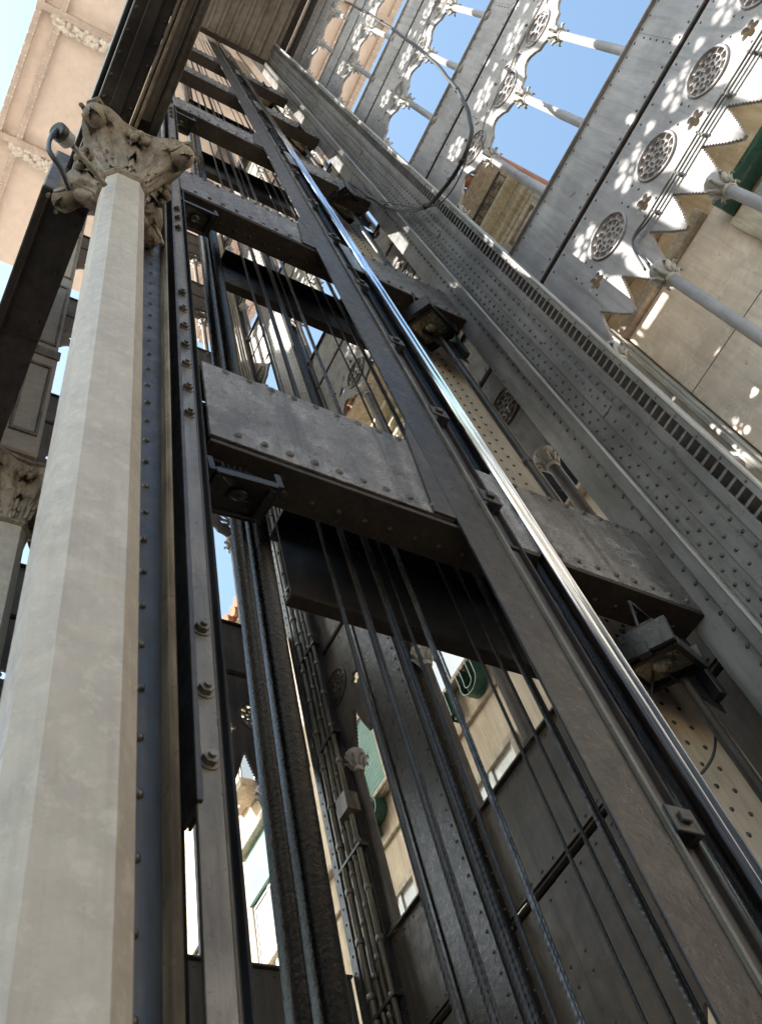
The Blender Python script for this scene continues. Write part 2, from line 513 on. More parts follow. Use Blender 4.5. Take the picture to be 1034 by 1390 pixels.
def tracery_polys(u0, u1, cols, style):
    """plate hanging below a floor slit: v = 0 at the slit, negative downwards"""
    m = .69
    top = [(u1, -.03), (u0, -.03)]
    low = []
    holes = []
    c0 = min(cols)
    while c0 - m > u0 - m: c0 -= m
    us = []
    u = c0 - m
    while u < u1 + m:
        us.append(u); u += m
    def seq(u):
        if style == 'dense':
            k = [(u - .06, -1.56), (u + .06, -1.56), (u + .10, -1.42), (u + .19, -1.10), (u + .27, -1.36), (u + .325, -1.50),
                 (u + .365, -1.50), (u + .42, -1.36), (u + .50, -1.10), (u + .59, -1.42)]
        else:
            k = [(u - .06, -1.50), (u + .06, -1.50), (u + .085, -1.42), (u + .13, -1.385), (u + .20, -1.36), (u + .235, -1.28), (u + .30, -1.20),
                 (u + .345, -1.185), (u + .39, -1.20), (u + .455, -1.28), (u + .49, -1.36), (u + .56, -1.385), (u + .605, -1.42)]
        return k
    raw = []
    for u in us: raw += seq(u)
    # clip to [u0, u1]
    pts = []
    for a, b in zip(raw[:-1], raw[1:]):
        if b[0] <= u0 or a[0] >= u1: continue
        if a[0] < u0:
            t = (u0 - a[0]) / (b[0] - a[0]); a = (u0, a[1] + t * (b[1] - a[1]))
        if b[0] > u1:
            t = (u1 - a[0]) / (b[0] - a[0]); b = (u1, a[1] + t * (b[1] - a[1]))
        pts.append((a, b))
    for a, b in pts:
        if style == 'dense' and (Vector(b) - Vector(a)).length > .12:
            low += serrate(a, b, .034, .014, 1)
        else:
            low.append(a)
    low.append(pts[-1][1])
    outer = top + low
    for u in us:
        if style == 'plain': break
        if u - .21 > u0 and u + .21 < u1:
            holes += rosette_dense(u, -.59) if style == 'dense' else rosette_open(u, -1.00) if style == 'open' else rosette_petal(u, -1.03)
        w = u + .345
        if w - .09 > u0 and w + .09 < u1:
            if style == 'dense':
                holes.append(foil(w, -.80, .075, 5))
            else:
                holes.append(foil(w, -.90, .06, 3))
                holes.append(oval(w - .12, -.72, .014, .05, .5, 8))
                holes.append(oval(w + .12, -.72, .014, .05, -.5, 8))
                if style != 'open': holes += [oval(u, -.66, .02, .05, 0, 8)]
                else: holes[-2:] = [oval(w, -.55, .05, .10, 0, 12)]
    return [outer] + holes

MESH = {}
def arcade(name_axis, const, u0, u1, cols, s, style, label, cat='iron arcade', group=None, inward=-1, with_cols=True, girder=True, paint='wall_iron'):
    """axis X: wall in the plane x = const running along y.   axis Y: wall in the plane y = const running along x."""
    if name_axis == 'X':
        f = lambda u, d, z: (const - inward * d, u, z)           # d = depth away from the inside
        loc = (const, (u0 + u1) / 2, s)
        nrm = (inward, 0, 0)
    else:
        f = lambda u, d, z: (u, const - inward * d, z)
        loc = ((u0 + u1) / 2, const, s)
        nrm = (0, inward, 0)
    t = thing('iron_arcade', label, cat, loc, group)
    def bx(mb, a, b, d0, d1, z0, z1, c=.003, mi=0):
        p = f(a, d0, z0); q = f(b, d1, z1)
        mb.box(p[0], q[0], p[1], q[1], p[2], q[2], c, mi)
    if girder:
        gm = MB()
        bx(gm, u0, u1, 0, .02, s + .06, s + .84, .002)
        bx(gm, u0, u1, -.035, .20, s + .842, s + .862, .003)
        bx(gm, u0, u1, .19, .21, s + .06, s + .84, .002)
        bx(gm, u0, u1, .021, .10, s + .03, s + .055, .002)
        n = int((u1 - u0) / .125)
        for i in range(n + 1):
            u = u0 + .03 + i * (u1 - u0 - .06) / max(1, n)
            for z in (s + .10, s + .79):
                gm.rivet(f(u, 0, z), nrm, .013, .008, 1)
        # riveted vertical joints
        u = u0 + 1.1
        while u < u1 - .3:
            for k in range(5): gm.rivet(f(u, 0, s + .2 + k * .12), nrm, .012, .008, 1)
            bx(gm, u - .032, u - .028, -.0015, .001, s + .07, s + .835, 0, 1)
            u += 2.05
        part('girder', gm, [M[paint], M['rivet_dark']], t)
        sm = MB(); bx(sm, u0, u1, .06, .12, s - .03, s + .03, .002); bx(sm, u0, u1, -.004, .03, s + .018, s + .036, .002)
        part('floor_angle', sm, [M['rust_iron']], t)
    vs, fs = poly_mesh('tracery', tracery_polys(u0, u1, cols, style), .032)
    tm = MB()
    tm.add([f(x, .016 + z, s + y) for x, y, z in vs], fs)
    # raised mouldings round the rosettes and a rail line with rivets
    n = int((u1 - u0) / .17)
    for i in range(n + 1):
        u = u0 + .05 + i * (u1 - u0 - .1) / max(1, n)
        tm.rivet(f(u, 0, s - .09), nrm, .012, .008, 1)
    for c in cols:
        for du in (-.27, .27):
            for dv in (-.62, -.5, -.92):
                if u0 + .03 < c + du < u1 - .03: tm.rivet(f(c + du, 0, s + dv), nrm, .012, .008, 1)
        rr = .205
        cz_ = s - (.59 if style == 'dense' else 1.03)
        if style == 'plain':
            bx(tm, c - .352, c - .346, -.0015, .001, s - 1.3, s - .05, 0, 1)
        elif u0 + .21 < c < u1 - .21:
            pts = [f(c + rr * math.cos(2 * PI * k / 28), -.004, cz_ + rr * math.sin(2 * PI * k / 28)) for k in range(29)]
            tm.tube(pts, .014, 6, 0, True, False)
            pts = [f(c + .142 * math.cos(2 * PI * k / 24), -.002, cz_ + .142 * math.sin(2 * PI * k / 24)) for k in range(25)]
            tm.tube(pts, .006, 4, 0, True, False)
    part('tracery', tm, [M[paint], M['rivet_dark']], t)
    if with_cols:
        nxt = -3.32 if s > 4 else -5.0
        for c in cols:
            if not (u0 <= c <= u1): continue
            p = f(c, .03, 0)
            key = ('col', nxt)
            cm = MB().lathe(p[0], p[1], [(.062, s + nxt), (.062, s + nxt + .05), (.046, s + nxt + .08), (.044, s - 1.66)], 12)
            co = part('column', cm, M[paint], t)
            km = MB().lathe(p[0], p[1], [(.046, s - 1.70), (.056, s - 1.685), (.05, s - 1.66), (.055, s - 1.60), (.085, s - 1.53), (.095, s - 1.505), (.095, s - 1.48)], 12)
            for k in range(8):
                a = 2 * PI * k / 8
                q = (p[0] + .075 * math.cos(a), p[1] + .075 * math.sin(a))
                pts = [(p[0] + .052 * math.cos(a), p[1] + .052 * math.sin(a), s - 1.65), (q[0], q[1], s - 1.58),
                       (p[0] + .115 * math.cos(a), p[1] + .115 * math.sin(a), s - 1.55), (p[0] + .118 * math.cos(a), p[1] + .118 * math.sin(a), s - 1.585)]
                km.tube(pts, [.016, .018, .014, .008], 6, 0)
            part('capital', km, M['trim_iron'], co)
    return t

def cols_in(ref, u0, u1, m=.69):
    k0 = math.ceil((u0 + .02 - ref) / m); out = []
    while ref + k0 * m < u1 - .02:
        out.append(ref + k0 * m); k0 += 1
    return out

# right wall, x = 4: three stretches between the piers
segA = (-2.3, 1.04); segB = (1.62, 4.10); segC = (4.50, 5.62)
for k in (-1, 0, 1, 2, 3, 4):
    style = 'dense' if k <= 0 else 'petal'
    s = SL[k]
    if k >= 0:
        arcade('X', 4.0, *segA, cols_in(-.37, *segA), s, style,
               'grey iron wall panel with ' + ('dense lattice rosettes and serrated arches' if k == 0 else 'petal rosettes and slim columns') +
               ', ' + {0: 'largest at the right edge', 1: 'framing the widest blue sky opening', 2: 'below the dangling cable top', 3: 'beside the pink soffit strip', 4: 'nearest the boarded car floor'}[k],
               group='arcade panels on the right wall')
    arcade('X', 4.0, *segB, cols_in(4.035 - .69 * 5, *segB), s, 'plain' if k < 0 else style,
           ORD6[k] + ' arcade panel between the near pier and the brown middle pier', group='arcade panels behind the shaft', paint='shaded_iron')
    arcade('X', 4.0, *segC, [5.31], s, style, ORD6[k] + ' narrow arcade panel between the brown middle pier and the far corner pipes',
           group='arcade panels behind the shaft', paint='shaded_iron')
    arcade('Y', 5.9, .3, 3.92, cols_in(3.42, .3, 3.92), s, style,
           ORD6[k] + ' arcade panel on the far wall beyond the black guide rails', group='arcade panels on the far wall', paint='shaded_iron')
# left wall above the entrance, x = .28 (seen edge on; the sun comes in through it)
for k in (1, 2, 3, 4):
    arcade('X', .28, -1.7, 5.8, cols_in(-.03, -1.7, 5.8), SL[k], 'open',
           {1: 'lowest', 2: 'second', 3: 'third', 4: 'topmost'}[k] + ' arcade panel above the entrance columns, seen edge on', group='arcade panels over the entrance', inward=1)

# ================================================================== PIERS
def rows(mb, f, u, z0, z1, step, nrm, r=.014, h=.010, mi=1, jitter=0):
    z = z0
    while z < z1:
        mb.rivet(f(u, z), nrm, r, h, mi); z += step

def near_pier():
    t = thing('riveted_pier', 'wide blue grey riveted iron pier with a ladder lattice, running diagonally up the right', 'iron pier', (3.7, 1.2, G))
    X = 3.45; z0, z1 = G, 30.1
    p = MB(); nx = (-1, 0, 0)
    p.box(X, X + .02, 1.40, 1.60, z0, z1)                                   # rear plate, beams land here
    p.box(X + .06, X + .60, 1.58, 1.598, z0, z1, .002)
    rows(p, lambda u, z: (X, u, z), 1.435, z0, z1, .125, nx)
    part('rear_plate', p, [M['pier_iron'], M['rivet_dark']], t)
    p = MB()
    p.box(X - .05, X - .012, 1.325, 1.395, z0, z1)
    p.box(X - .012, X + .05, 1.322, 1.334, z0, z1, .002)
    part('edge_bar', p, [M['pier_iron']], t)
    p = MB(); p.box(X - .056, X - .03, 1.312, 1.324, z0, z1, .002)
    part('bright_edge', p, [M['trim_iron']], t)
    p = MB()
    p.box(X + .01, X + .028, 1.038, 1.318, z0, z1)
    p.box(X, X + .012, 1.10, 1.20, z0, z1)
    rows(p, lambda u, z: (X + .01, u, z), 1.285, z0, z1, .12, nx)
    rows(p, lambda u, z: (X + .01, u, z), 1.235, z0 + .06, z1, .12, nx)
    rows(p, lambda u, z: (X, u, z), 1.155, z0, z1, .12, nx)
    rows(p, lambda u, z: (X + .01, u, z), 1.075, z0 + .05, z1, .12, nx)
    z = z0 + 2.5
    while z < z1:                                                           # joint plates
        p.box(X - .008, X + .004, 1.105, 1.195, z, z + 1.15)
        rows(p, lambda u, zz: (X - .008, u, zz), 1.13, z + .05, z + 1.15, .12, nx)
        z += 4.1
    part('riveted_web', p, [M['pier_iron'], M['rivet_dark']], t)
    p = MB()
    z = z0
    while z < z1:
        zz = min(z + 2.05, z1)
        p.box(X - .02, X + .012, .978, 1.036, z, zz - .002)
        p.box(X - .016, X + .012, .858, .896, z + .7, zz + .698 if zz < z1 else z1)
        z += 2.05
    part('lattice_rail', p, [M['pier_iron']], t)
    p = MB()
    z = z0 + .05
    while z < z1:
        p.box(X + .002, X + .012, .885, .985, z, z + .024, .001)
        p.box(X + .012, X + .07, .885, .985, z, z + .005, 0)
        z += .088
    tag(part('lattice_rung', p, [M['pier_iron']], t), kind='stuff')
    p = MB()
    p.box(X + .10, X + .12, .90, 1.01, z0, z1)
    p.box(X + .12, X + .60, 1.02, 1.04, z0, z1, .002)
    part('back_plate', p, [M['rust_iron']], t)
    p = MB(); p.box(X - .022, X + .03, .840, .856, z0, z1, .003)
    rows(p, lambda u, z: (X - .016, u, z), .877, z0, z1, .25, nx, .010, .007)
    part('outer_angle', p, [M['trim_iron'], M['rivet_dark']], t)
near_pier()

def simple_pier(name, label, x0, x1, y0, y1, mat, face):
    t = thing(name, label, 'iron pier', ((x0 + x1) / 2, (y0 + y1) / 2, G))
    p = MB()
    p.box(x0, x1, y0, y1, G, 30.1)
    part('core', p, [mat], t)
    p = MB()
    nx = (-1, 0, 0)
    for u in (y0 + .05, y1 - .05):
        p.box(x0 - .014, x0, u - .045, u + .045, G, 30.1, .002)
        rows(p, lambda a, z: (x0 - .014, a, z), u, G, 30.1, .14, nx, .013, .009)
    for u in (x0 + .05, x1 - .05):
        p.box(u - .045, u + .045, y0 - .012, y0, G, 30.1, .002)
        rows(p, lambda a, z: (a, y0 - .012, z), u, G, 30.1, .14, (0, -1, 0), .013, .009)
    part('riveted_angle', p, [mat, M['rivet_dark']], t)
    return t
simple_pier('riveted_pier', 'brown stained iron pier standing behind the hoisting cables', 3.86, 4.06, 4.13, 4.72, M['channel_iron'], 0)
simple_pier('riveted_pier', 'dark corner pier where the far wall meets the right wall, behind the pipes', 3.94, 4.14, 5.40, 5.88, M['dark_iron'], 0)

# beige post with knees, behind the right ends of the crossbeams
t = thing('beige_post', 'cream painted riveted post with curved knee plates behind the floodlights', 'iron post', (3.5, 1.9, G))
p = MB(); p.box(3.24, 3.70, 1.90, 1.925, G, 30.1)
for u in (3.30, 3.41): rows(p, lambda a, z: (a, 1.90, z), u, G, 30.1, .13, (0, -1, 0), .014, .010)
part('post_plate', p, [M['beige'], M['rivet_dark']], t)
for k in range(5):
    zt = LV[k] + 3.42
    pts = [(3.34, zt)]
    for i in range(9):
        a = PI / 2 * i / 8
        pts.append((3.34 - .55 * (1 - math.sin(a)) - .0, zt - .0 - 1.1 * (1 - math.cos(a)) ) if 0 else (2.86 + .48 * math.sin(a), zt - 1.0 * (1 - math.cos(a))))
    vs, fs = poly_mesh('knee', [[(3.245, zt), (2.80, zt)] + [(2.80 + .44 * math.sin(PI / 2 * i / 8), zt - .12 - 1.0 * (1 - math.cos(PI / 2 * i / 8))) for i in range(9)]], .016)
    p = MB(); p.add([(x, 1.905 + z, y) for x, y, z in vs], fs)
    for i in range(4): p.rivet((2.95 + .1 * i, 1.897, zt - .08), (0, -1, 0), .013, .01, 1)
    part('knee_plate', p, [M['beige'], M['rivet_dark']], t)

# ================================================================== CROSSBEAMS
def crossbeam(k, label):
    zt = LV[k]; zb = zt - .74
    t = thing('crossbeam', label, 'iron beam', (2.1, 1.5, zb), 'riveted crossbeams of the lift guide frame')
    p = MB(); p.box(.832, 1.985, 1.50, 1.516, zb, zt, .002)
    p.box(2.33, 3.448, 1.50, 1.516, zb - .03, zt - .035, .002)
    x = .95
    while x < 1.95:
        p.rivet((x, 1.50, zt - .035), (0, -1, 0), .019, .015, 1); p.rivet((x + .005, 1.50, zb + .065), (0, -1, 0), .019, .015, 1); x += .1155
    x = 2.57
    while x < 3.42:
        p.rivet((x, 1.50, zt - .065), (0, -1, 0), .019, .015, 1); p.rivet((x, 1.50, zb + .03), (0, -1, 0), .019, .015, 1); x += .1155
    part('face_plate', p, [M['beam_iron'], M['rivet_dark']], t)
    p = MB(); p.box(.832, 3.445, 1.502, 1.69, zb - .058, zb - .032, .003)
    for i in range(20): p.rivet((.95 + i * .125, 1.62, zb - .058), (0, 0, -1), .016, .012)
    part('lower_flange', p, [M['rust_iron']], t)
    p = MB(); p.box(.832, 3.445, 1.518, 1.662, zt - .06, zt - .045, .002)
    p.box(.832, 3.445, 1.664, 1.682, zb - .03, zt - .062, .002)
    part('cover_plate', p, [M['dark_iron']], t)
    p = MB()                                                               # gusset at the channel
    pts = [(1.87, zb), (1.985, zb), (1.985, zt + .25), (1.93, zt + .02)]
    vs = [(x, 1.488, z) for x, z in pts] + [(x, 1.50, z) for x, z in pts]
    p.add(vs, [(0, 1, 2, 3), (7, 6, 5, 4), (0, 4, 5, 1), (1, 5, 6, 2), (2, 6, 7, 3), (3, 7, 4, 0)])
    part('gusset', p, [M['dark_iron']], t)
    return t
beam0 = crossbeam(0, 'lowest and largest crossbeam, a mottled grey riveted plate across the middle of the shaft')
for k in range(1, 5):
    dup(beam0, (0, 0, LV[k] - LV[0]), ['', 'second crossbeam up, just under the dark gap in the middle left', 'third crossbeam up, level with the column capital',
        'fourth crossbeam up, thin in the upper shaft', 'topmost crossbeam just below the boarded car floor'][k])

def rearbeam(k, label):
    zt = LV[k] - .33; zb = LV[k] - .88
    t = thing('rear_beam', label, 'iron beam', (2.1, 2.0, zb), 'rear beams of the lift guide frame')
    p = MB(); p.box(1.40, 3.8, 2.00, 2.014, zb, zt - .008, .002)
    for i in range(18): p.rivet((1.45 + i * .13, 2.00, zt - .05), (0, -1, 0), .012, .009, 1)
    part('web_plate', p, [M['post_iron'], M['rivet_dark']], t)
    p = MB(); p.box(1.40, 3.8, 1.897, 2.10, zt - .006, zt + .012, .003)
    part('upper_flange', p, [M['grease']], t)
    p = MB(); p.box(1.40, 3.8, 1.998, 2.066, zb - .022, zb - .002, .003)
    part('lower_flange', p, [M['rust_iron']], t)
    return t
rb = rearbeam(0, 'lowest rear beam, dark plate crossed by the hoisting cables')
for k in range(1, 5):
    dup(rb, (0, 0, LV[k] - LV[0]), ['', 'second rear beam up, behind the cables above the mottled crossbeam', 'third rear beam up, behind the cables',
        'fourth rear beam up, behind the crossbeam at capital height', 'topmost rear beam under the boarded car floor'][k])

# ================================================================== CHANNEL POST AND POLISHED RAIL
t = thing('channel_post', 'broad matte black iron channel rising diagonally through the centre', 'iron post', (2.15, 1.5, G))
p = MB(); p.box(1.985, 2.190, 1.484, 1.50, G, 30.1)
part('web', p, [M['channel_iron']], t)
p = MB(); p.box(2.19, 2.204, 1.465, 1.52, G, 30.1, .004)
part('ridge', p, [M['bar_iron']], t)
p = MB(); p.box(2.206, 2.312, 1.515, 1.53, G, 30.1)
part('recess', p, [M['dark_iron']], t)
p = MB(); p.box(2.314, 2.326, 1.492, 1.62, G, 30.1, .003)
part('outer_lip', p, [M['rust_iron']], t)
for z in (1.76, 3.70, 4.64, 5.73, 6.93, 8.24, 9.5, 10.9, 12.3, 13.8, 15.3, 16.9, 18.5, 20.2):
    p = MB(); p.box(2.20, 2.285, 1.452, 1.464, z - .05, z + .05, .003); p.box(2.285, 2.31, 1.452, 1.52, z - .05, z + .05, .003)
    p.box(2.23, 2.27, 1.435, 1.452, z - .02, z + .02, .004)
    part('rail_clip', p, [M['post_iron']], t)

t = thing('guide_rail', 'polished steel guide rail gleaming blue white beside the black channel', 'guide rail', (2.5, 1.5, G))
def extrude_profile(prof, z0, z1, smooth=True):
    p = MB(); n = len(prof)
    p.add([(x, y, z0) for x, y in prof] + [(x, y, z1) for x, y in prof],
          [(i, (i + 1) % n, n + (i + 1) % n, n + i) for i in range(n)] + [list(range(n))[::-1], [n + i for i in range(n)]], 0, smooth)
    return p
prof = [(2.451 + .024 * math.cos(PI + PI * i / 10), 1.492 + .030 * math.sin(PI + PI * i / 10)) for i in range(11)]
prof += [(2.4985 + .0215 * math.cos(PI + PI * i / 10), 1.498 + .034 * math.sin(PI + PI * i / 10)) for i in range(11)]
prof += [(2.520, 1.56), (2.427, 1.56)]
part('rail_head', extrude_profile(prof, G, 30.1), [M['steel']], t)
p = MB(); p.box(2.520, 2.535, 1.535, 1.60, G, 30.1, .003)
part('rail_web', p, [M['grease']], t)
prof = [(2.563 + .026 * math.cos(PI + PI * i / 8), 1.535 + .026 * math.sin(PI + PI * i / 8)) for i in range(9)] + [(2.589, 1.60), (2.537, 1.60)]
part('rear_rail_head', extrude_profile(prof, G, 30.1), [M['steel']], t)
p = MB(); p.box(2.326, 2.425, 1.60, 1.615, G, 30.1)
p.box(2.591, 2.61, 1.575, 1.66, G, 30.1)
part('rail_backing', p, [M['grease']], t)

# ================================================================== LEFT BAR AND LEFT POST
t = thing('guide_bar', 'flat worn iron guide bar with large hex bolts, upright left of the shaft', 'guide bar', (.79, 1.5, G))
p = MB(); p.box(.732, .796, 1.50, 1.512, G, 30.1, .002)
part('face_strip', p, [M['bar_iron']], t)
prof = [(.797, 1.502), (.804, 1.504), (.810, 1.512), (.816, 1.530), (.821, 1.53), (.824, 1.504), (.828, 1.50), (.832, 1.504), (.834, 1.60), (.797, 1.60)]
part('rounded_groove', extrude_profile(prof, G, 30.1, False), [M['post_iron']], t)
bz = []
for base in (.62, 3.50, 6.32, 9.2, 12.1, 15.0, 17.9):
    bz += [base + .25 * i for i in range(-1 if base > 1 else 1, 7)]
bz = [1.63, 1.87, 2.12, 3.50, 3.75, 4.01, 4.24, 4.49, 4.74, 5.0, 6.32, 6.57, 6.82, 8.21, 8.46, 8.7, 8.95, 9.2, 9.45, 10.8, 11.05, 11.3, 12.7, 12.95, 13.2, 13.45, 13.7, 15.2, 15.45, 15.7]
for z in bz:
    part('hex_bolt', MB().hexbolt((.765, 1.50, z), (0, -1, 0), .021, .020), [M['bar_iron']], t)

t.rotation_euler = (0, .0106, 0); t.location.x = .79 - .074
t = thing('corner_post', 'dark slate riveted post in the narrow gap between the cream column and the guide bar', 'iron post', (.6, 1.5, G))
p = MB(); p.box(.47, .598, 1.45, 1.464, G, 30.1, .002)
rows(p, lambda a, z: (a, 1.45, z), .535, G, 30.1, .16, (0, -1, 0), .013, .012)
part('outer_plate', p, [M['post_iron'], M['rivet_dark']], t)
prof = [(.600 + .011 * math.cos(PI + PI * i / 6), 1.41 + .011 * math.sin(PI + PI * i / 6)) for i in range(7)] + [(.611, 1.62), (.589, 1.62)]
part('rounded_lip', extrude_profile(prof, G, 30.1), [M['bar_iron']], t)
p = MB(); p.box(.612, .702, 1.60, 1.615, G, 30.1, .002)
for z in [1.1, 1.35, 1.6, 1.85, 2.1] + [3.5 + .13 * i for i in range(18)] + [7.7 + .13 * i for i in range(20)]:
    p.hexbolt((.655, 1.60, z), (0, -1, 0), .017, .03, 1)
part('recessed_plate', p, [M['dark_iron'], M['rivet_dark']], t)
p = MB(); p.box(.684, .700, 1.49, 1.59, 1.5, 30.1, .002); p.box(.704, .712, 1.51, 1.59, 1.5, 30.1, .002)
part('inner_angle', p, [M['dark_iron']], t)

t.rotation_euler = (0, .0098, 0); t.location.x = .6 - .028
# ================================================================== BLACK OILY REAR RAILS
for (x0, w_, lab) in ((1.100, .052, 'left and slimmer black oily guide rail of the pair seen through the lower shaft'), (1.176, .092, 'right and broader black oily guide rail of the pair, with a bluish sheen')):
    t = thing('oily_rail', lab, 'guide rail', (x0, 1.95, G), 'black guide rails at the back of the shaft')
    hw = w_ / 2
    prof = [(x0 + hw + (hw - .006) * math.cos(PI + PI * i / 10) - .006, 1.95 + .032 * math.sin(PI + PI * i / 10)) for i in range(11)] + [(x0 + w_ - .012, 2.0), (x0, 2.0)]
    part('rail_head', extrude_profile(prof, G, 30.1), [M['grease']], t)
    p = MB(); p.box(x0 + w_ - .011, x0 + w_ - .003, 1.955, 2.02, G, 30.1, .001)
    part('worn_edge', p, [M['bar_iron']], t)
    t.rotation_euler = (0, .0145, 0); t.location.x = x0 - .0232

# ================================================================== HOISTING CABLES
def rope(x, y, r, n_str=6, pitch=.026, z0=G, ztw=6.5, z1=30.1):
    p = MB(); vs = []; fs = []
    nc = n_str * 3
    z = z0; rings = []
    rings.append(z); z = .9
    while z < ztw: rings.append(z); z += .009
    while z < z1: rings.append(z); z += .5
    rings.append(z1)
    for zz in rings:
        ph = 2 * PI * zz / (pitch * n_str) * (1 if zz < ztw + .01 else 0)
        ph = 2 * PI * (min(zz, ztw)) / (pitch * n_str) * 1.0
        for k in range(nc):
            t = 2 * PI * k / nc
            rr = r * (.78, 1.04, 1.04)[k % 3]
            vs.append((x + rr * math.cos(t + ph), y + rr * math.sin(t + ph), zz))
    for i in range(len(rings) - 1):
        for k in range(nc):
            a = i * nc + k; b = i * nc + (k + 1) % nc
            fs.append((a, b, b + nc, a + nc))
    p.add(vs, fs, 0, True)
    return p
CY = 1.86
cab = [(1.525, CY, .0092, 'cable', 'leftmost thin black hoisting cable, passing in front of the far building'),
       (1.635, CY, .0105, 'cable', 'second hoisting cable from the left, dark and greasy'),
       (1.668, CY + .02, .0075, 'cable', 'very thin cable right beside the second hoisting cable from the left'),
       (1.757, CY, .0095, 'cable', 'left strand of the dark cable pair crossing the brown pier'),
       (1.788, CY + .015, .0115, 'cable', 'right strand of the dark cable pair crossing the brown pier'),
       (1.850, CY + .01, .0070, 'cable', 'thin cable between the dark pair and the two shiny blue cables'),
       (1.925, CY, .0082, 'shiny_cable', 'left of the two shiny blue cables in front of the blue window'),
       (1.9425, CY + .006, .0082, 'shiny_cable', 'right of the two shiny blue cables in front of the blue window'),
       (2.172, CY, .0065, 'cable', 'thin black cable over the middle of the plastered wall'),
       (2.285, CY, .0075, 'cable', 'thin black cable near the column base on the plastered wall'),
       (2.392, CY, .0085, 'shiny_cable', 'bright speckled steel cable beside the black channel'),
       (2.425, CY + .015, .006, 'cable', 'rightmost pair of dark cables, its left strand, half hidden by the black channel'),
       (2.448, CY + .02, .005, 'cable', 'rightmost dark cable of all, grazing the edge of the black channel')]
for (x, y, r, mt, lab) in cab:
    solo('hoisting_cable', rope(x, y, r), M[mt], lab, 'steel cable', 'hoisting cables', (x, y, G))

# ================================================================== FLOODLIGHTS
def floodlight(x, y, z, tilt, label, glass='reflector', size=1.0, spin=24):
    t = thing('floodlight', label, 'floodlight', (x, y, z), 'floodlights under the crossbeams')
    R_ = Matrix.Rotation(rad(tilt), 4, 'X') @ Matrix.Rotation(rad(-12), 4, 'Y') @ Matrix.Rotation(rad(spin), 4, 'Z') @ Matrix.Scale(size, 4)
    def place(mb): return mb.xf(lambda v: R_ @ v + Vector((x, y, z)))
    p = MB(); p.box(-.19, .19, -.135, .135, .015, .03, .004)
    vs = [(-.19, -.135, .015), (.19, -.135, .015), (.19, .135, .015), (-.19, .135, .015), (-.10, -.07, .15), (.10, -.07, .15), (.10, .07, .15), (-.10, .07, .15)]
    p.add(vs, [(0, 1, 5, 4), (1, 2, 6, 5), (2, 3, 7, 6), (3, 0, 4, 7), (4, 5, 6, 7)])
    for k in range(5): p.box(-.09 + k * .04, -.08 + k * .04, -.07, .07, .15, .18, .001)
    part('housing', place(p), [M['lamp_case']], t)
    p = MB()
    p.box(-.205, .205, -.150, -.120, -.035, .014, .003); p.box(-.205, .205, .120, .150, -.035, .014, .003)
    p.box(-.205, -.165, -.118, .118, -.035, .014, .003); p.box(.165, .205, -.118, .118, -.035, .014, .003)
    p.box(-.25, -.207, -.150, .150, -.02, .10, .004); p.box(.207, .25, -.150, .150, -.02, .10, .004)
    part('front_frame', place(p), [M['lamp_case']], t)
    p = MB()                                                                # pyramid reflector behind the glass
    vs = [(-.172, -.118, -.002), (.172, -.118, -.002), (.172, .118, -.002), (-.172, .118, -.002), (-.06, -.04, .012), (.06, -.04, .012), (.06, .04, .012), (-.06, .04, .012)]
    p.add(vs, [(0, 4, 5, 1), (1, 5, 6, 2), (2, 6, 7, 3), (3, 7, 4, 0), (4, 7, 6, 5)])
    part('reflector', place(p), [M[glass]], t)
    p = MB(); p.sphere((.02, 0, .0), .055, 1.2, .9, .5, 18, 12); p.tube([(-.02, 0, -.01), (.12, .03, -.01)], .014, 8)
    part('bulb', place(p), [M[glass]], t)
    p = MB()
    p.tube([(-.205, 0, .0), (-.215, -.02, .12), (-.215, -.03, .24)], .009, 6); p.tube([(.205, 0, .0), (.215, -.02, .12), (.215, -.03, .24)], .009, 6)
    p.tube([(-.215, -.03, .24), (.215, -.03, .24)], .009, 6)
    p.box(-.26, -.20, -.03, .03, -.03, .03, .004)
    part('bracket', place(p), [M['lamp_case']], t)
    return t
fl = floodlight(3.08, 1.66, 3.02, 18, 'big floodlight with a clear square reflector hanging under the lowest crossbeam, lower right')
for (dx, dz, lab) in ((0.05, 4.40, 'floodlight with a green wire under the second crossbeam, right of the polished rail'),
                      (0.12, 8.75, 'floodlight where the loop of cable ends, right side of the shaft'),
                      (0.13, 13.0, 'small floodlight fourth from the bottom, right side of the shaft'),
                      (0.0, 17.3, 'smallest floodlight near the boarded car floor')):
    dup(fl, (dx, .0, dz), lab)
fd = floodlight(.975, 1.62, 3.20, 8, 'compact dark floodlight tucked under the left end of the lowest crossbeam', 'dull_glass', .66, 4)
for (dz, lab) in ((4.15, 'compact dark floodlight under the left end of the second crossbeam'), (8.35, 'compact dark floodlight under the left end of the third crossbeam')):
    dup(fd, (0, 0, dz), lab)
# a dark mounting plate and conduit pipe beside each right-hand floodlight
for k, lab in ((0, 'black mounting plate beside the big floodlight at lower right'), (1, 'black mounting plate beside the floodlight with a green wire'), (2, 'black mounting plate near the end of the cable loop')):
    z = LV[k] - .80
    p = MB(); q = [(3.22, z - .30), (3.445, z - .46), (3.445, z), (3.05, z), (3.10, z - .12)]
    p.add([(x, 1.72, zz) for x, zz in q] + [(x, 1.732, zz) for x, zz in q],
          [(0, 1, 2, 3, 4), (9, 8, 7, 6, 5)] + [(i, 5 + i, 5 + (i + 1) % 5, (i + 1) % 5) for i in range(5)])
    p.box(3.40, 3.445, 1.66, 1.715, z - .4, z, .002)
    solo('mounting_plate', p, M['rubber'], lab, 'metal plate', 'mounting plates of the floodlights')
t = thing('conduit_pipe', 'dark grey vertical pipe below the floodlights on the right', 'pipe', (3.24, 1.72, G))
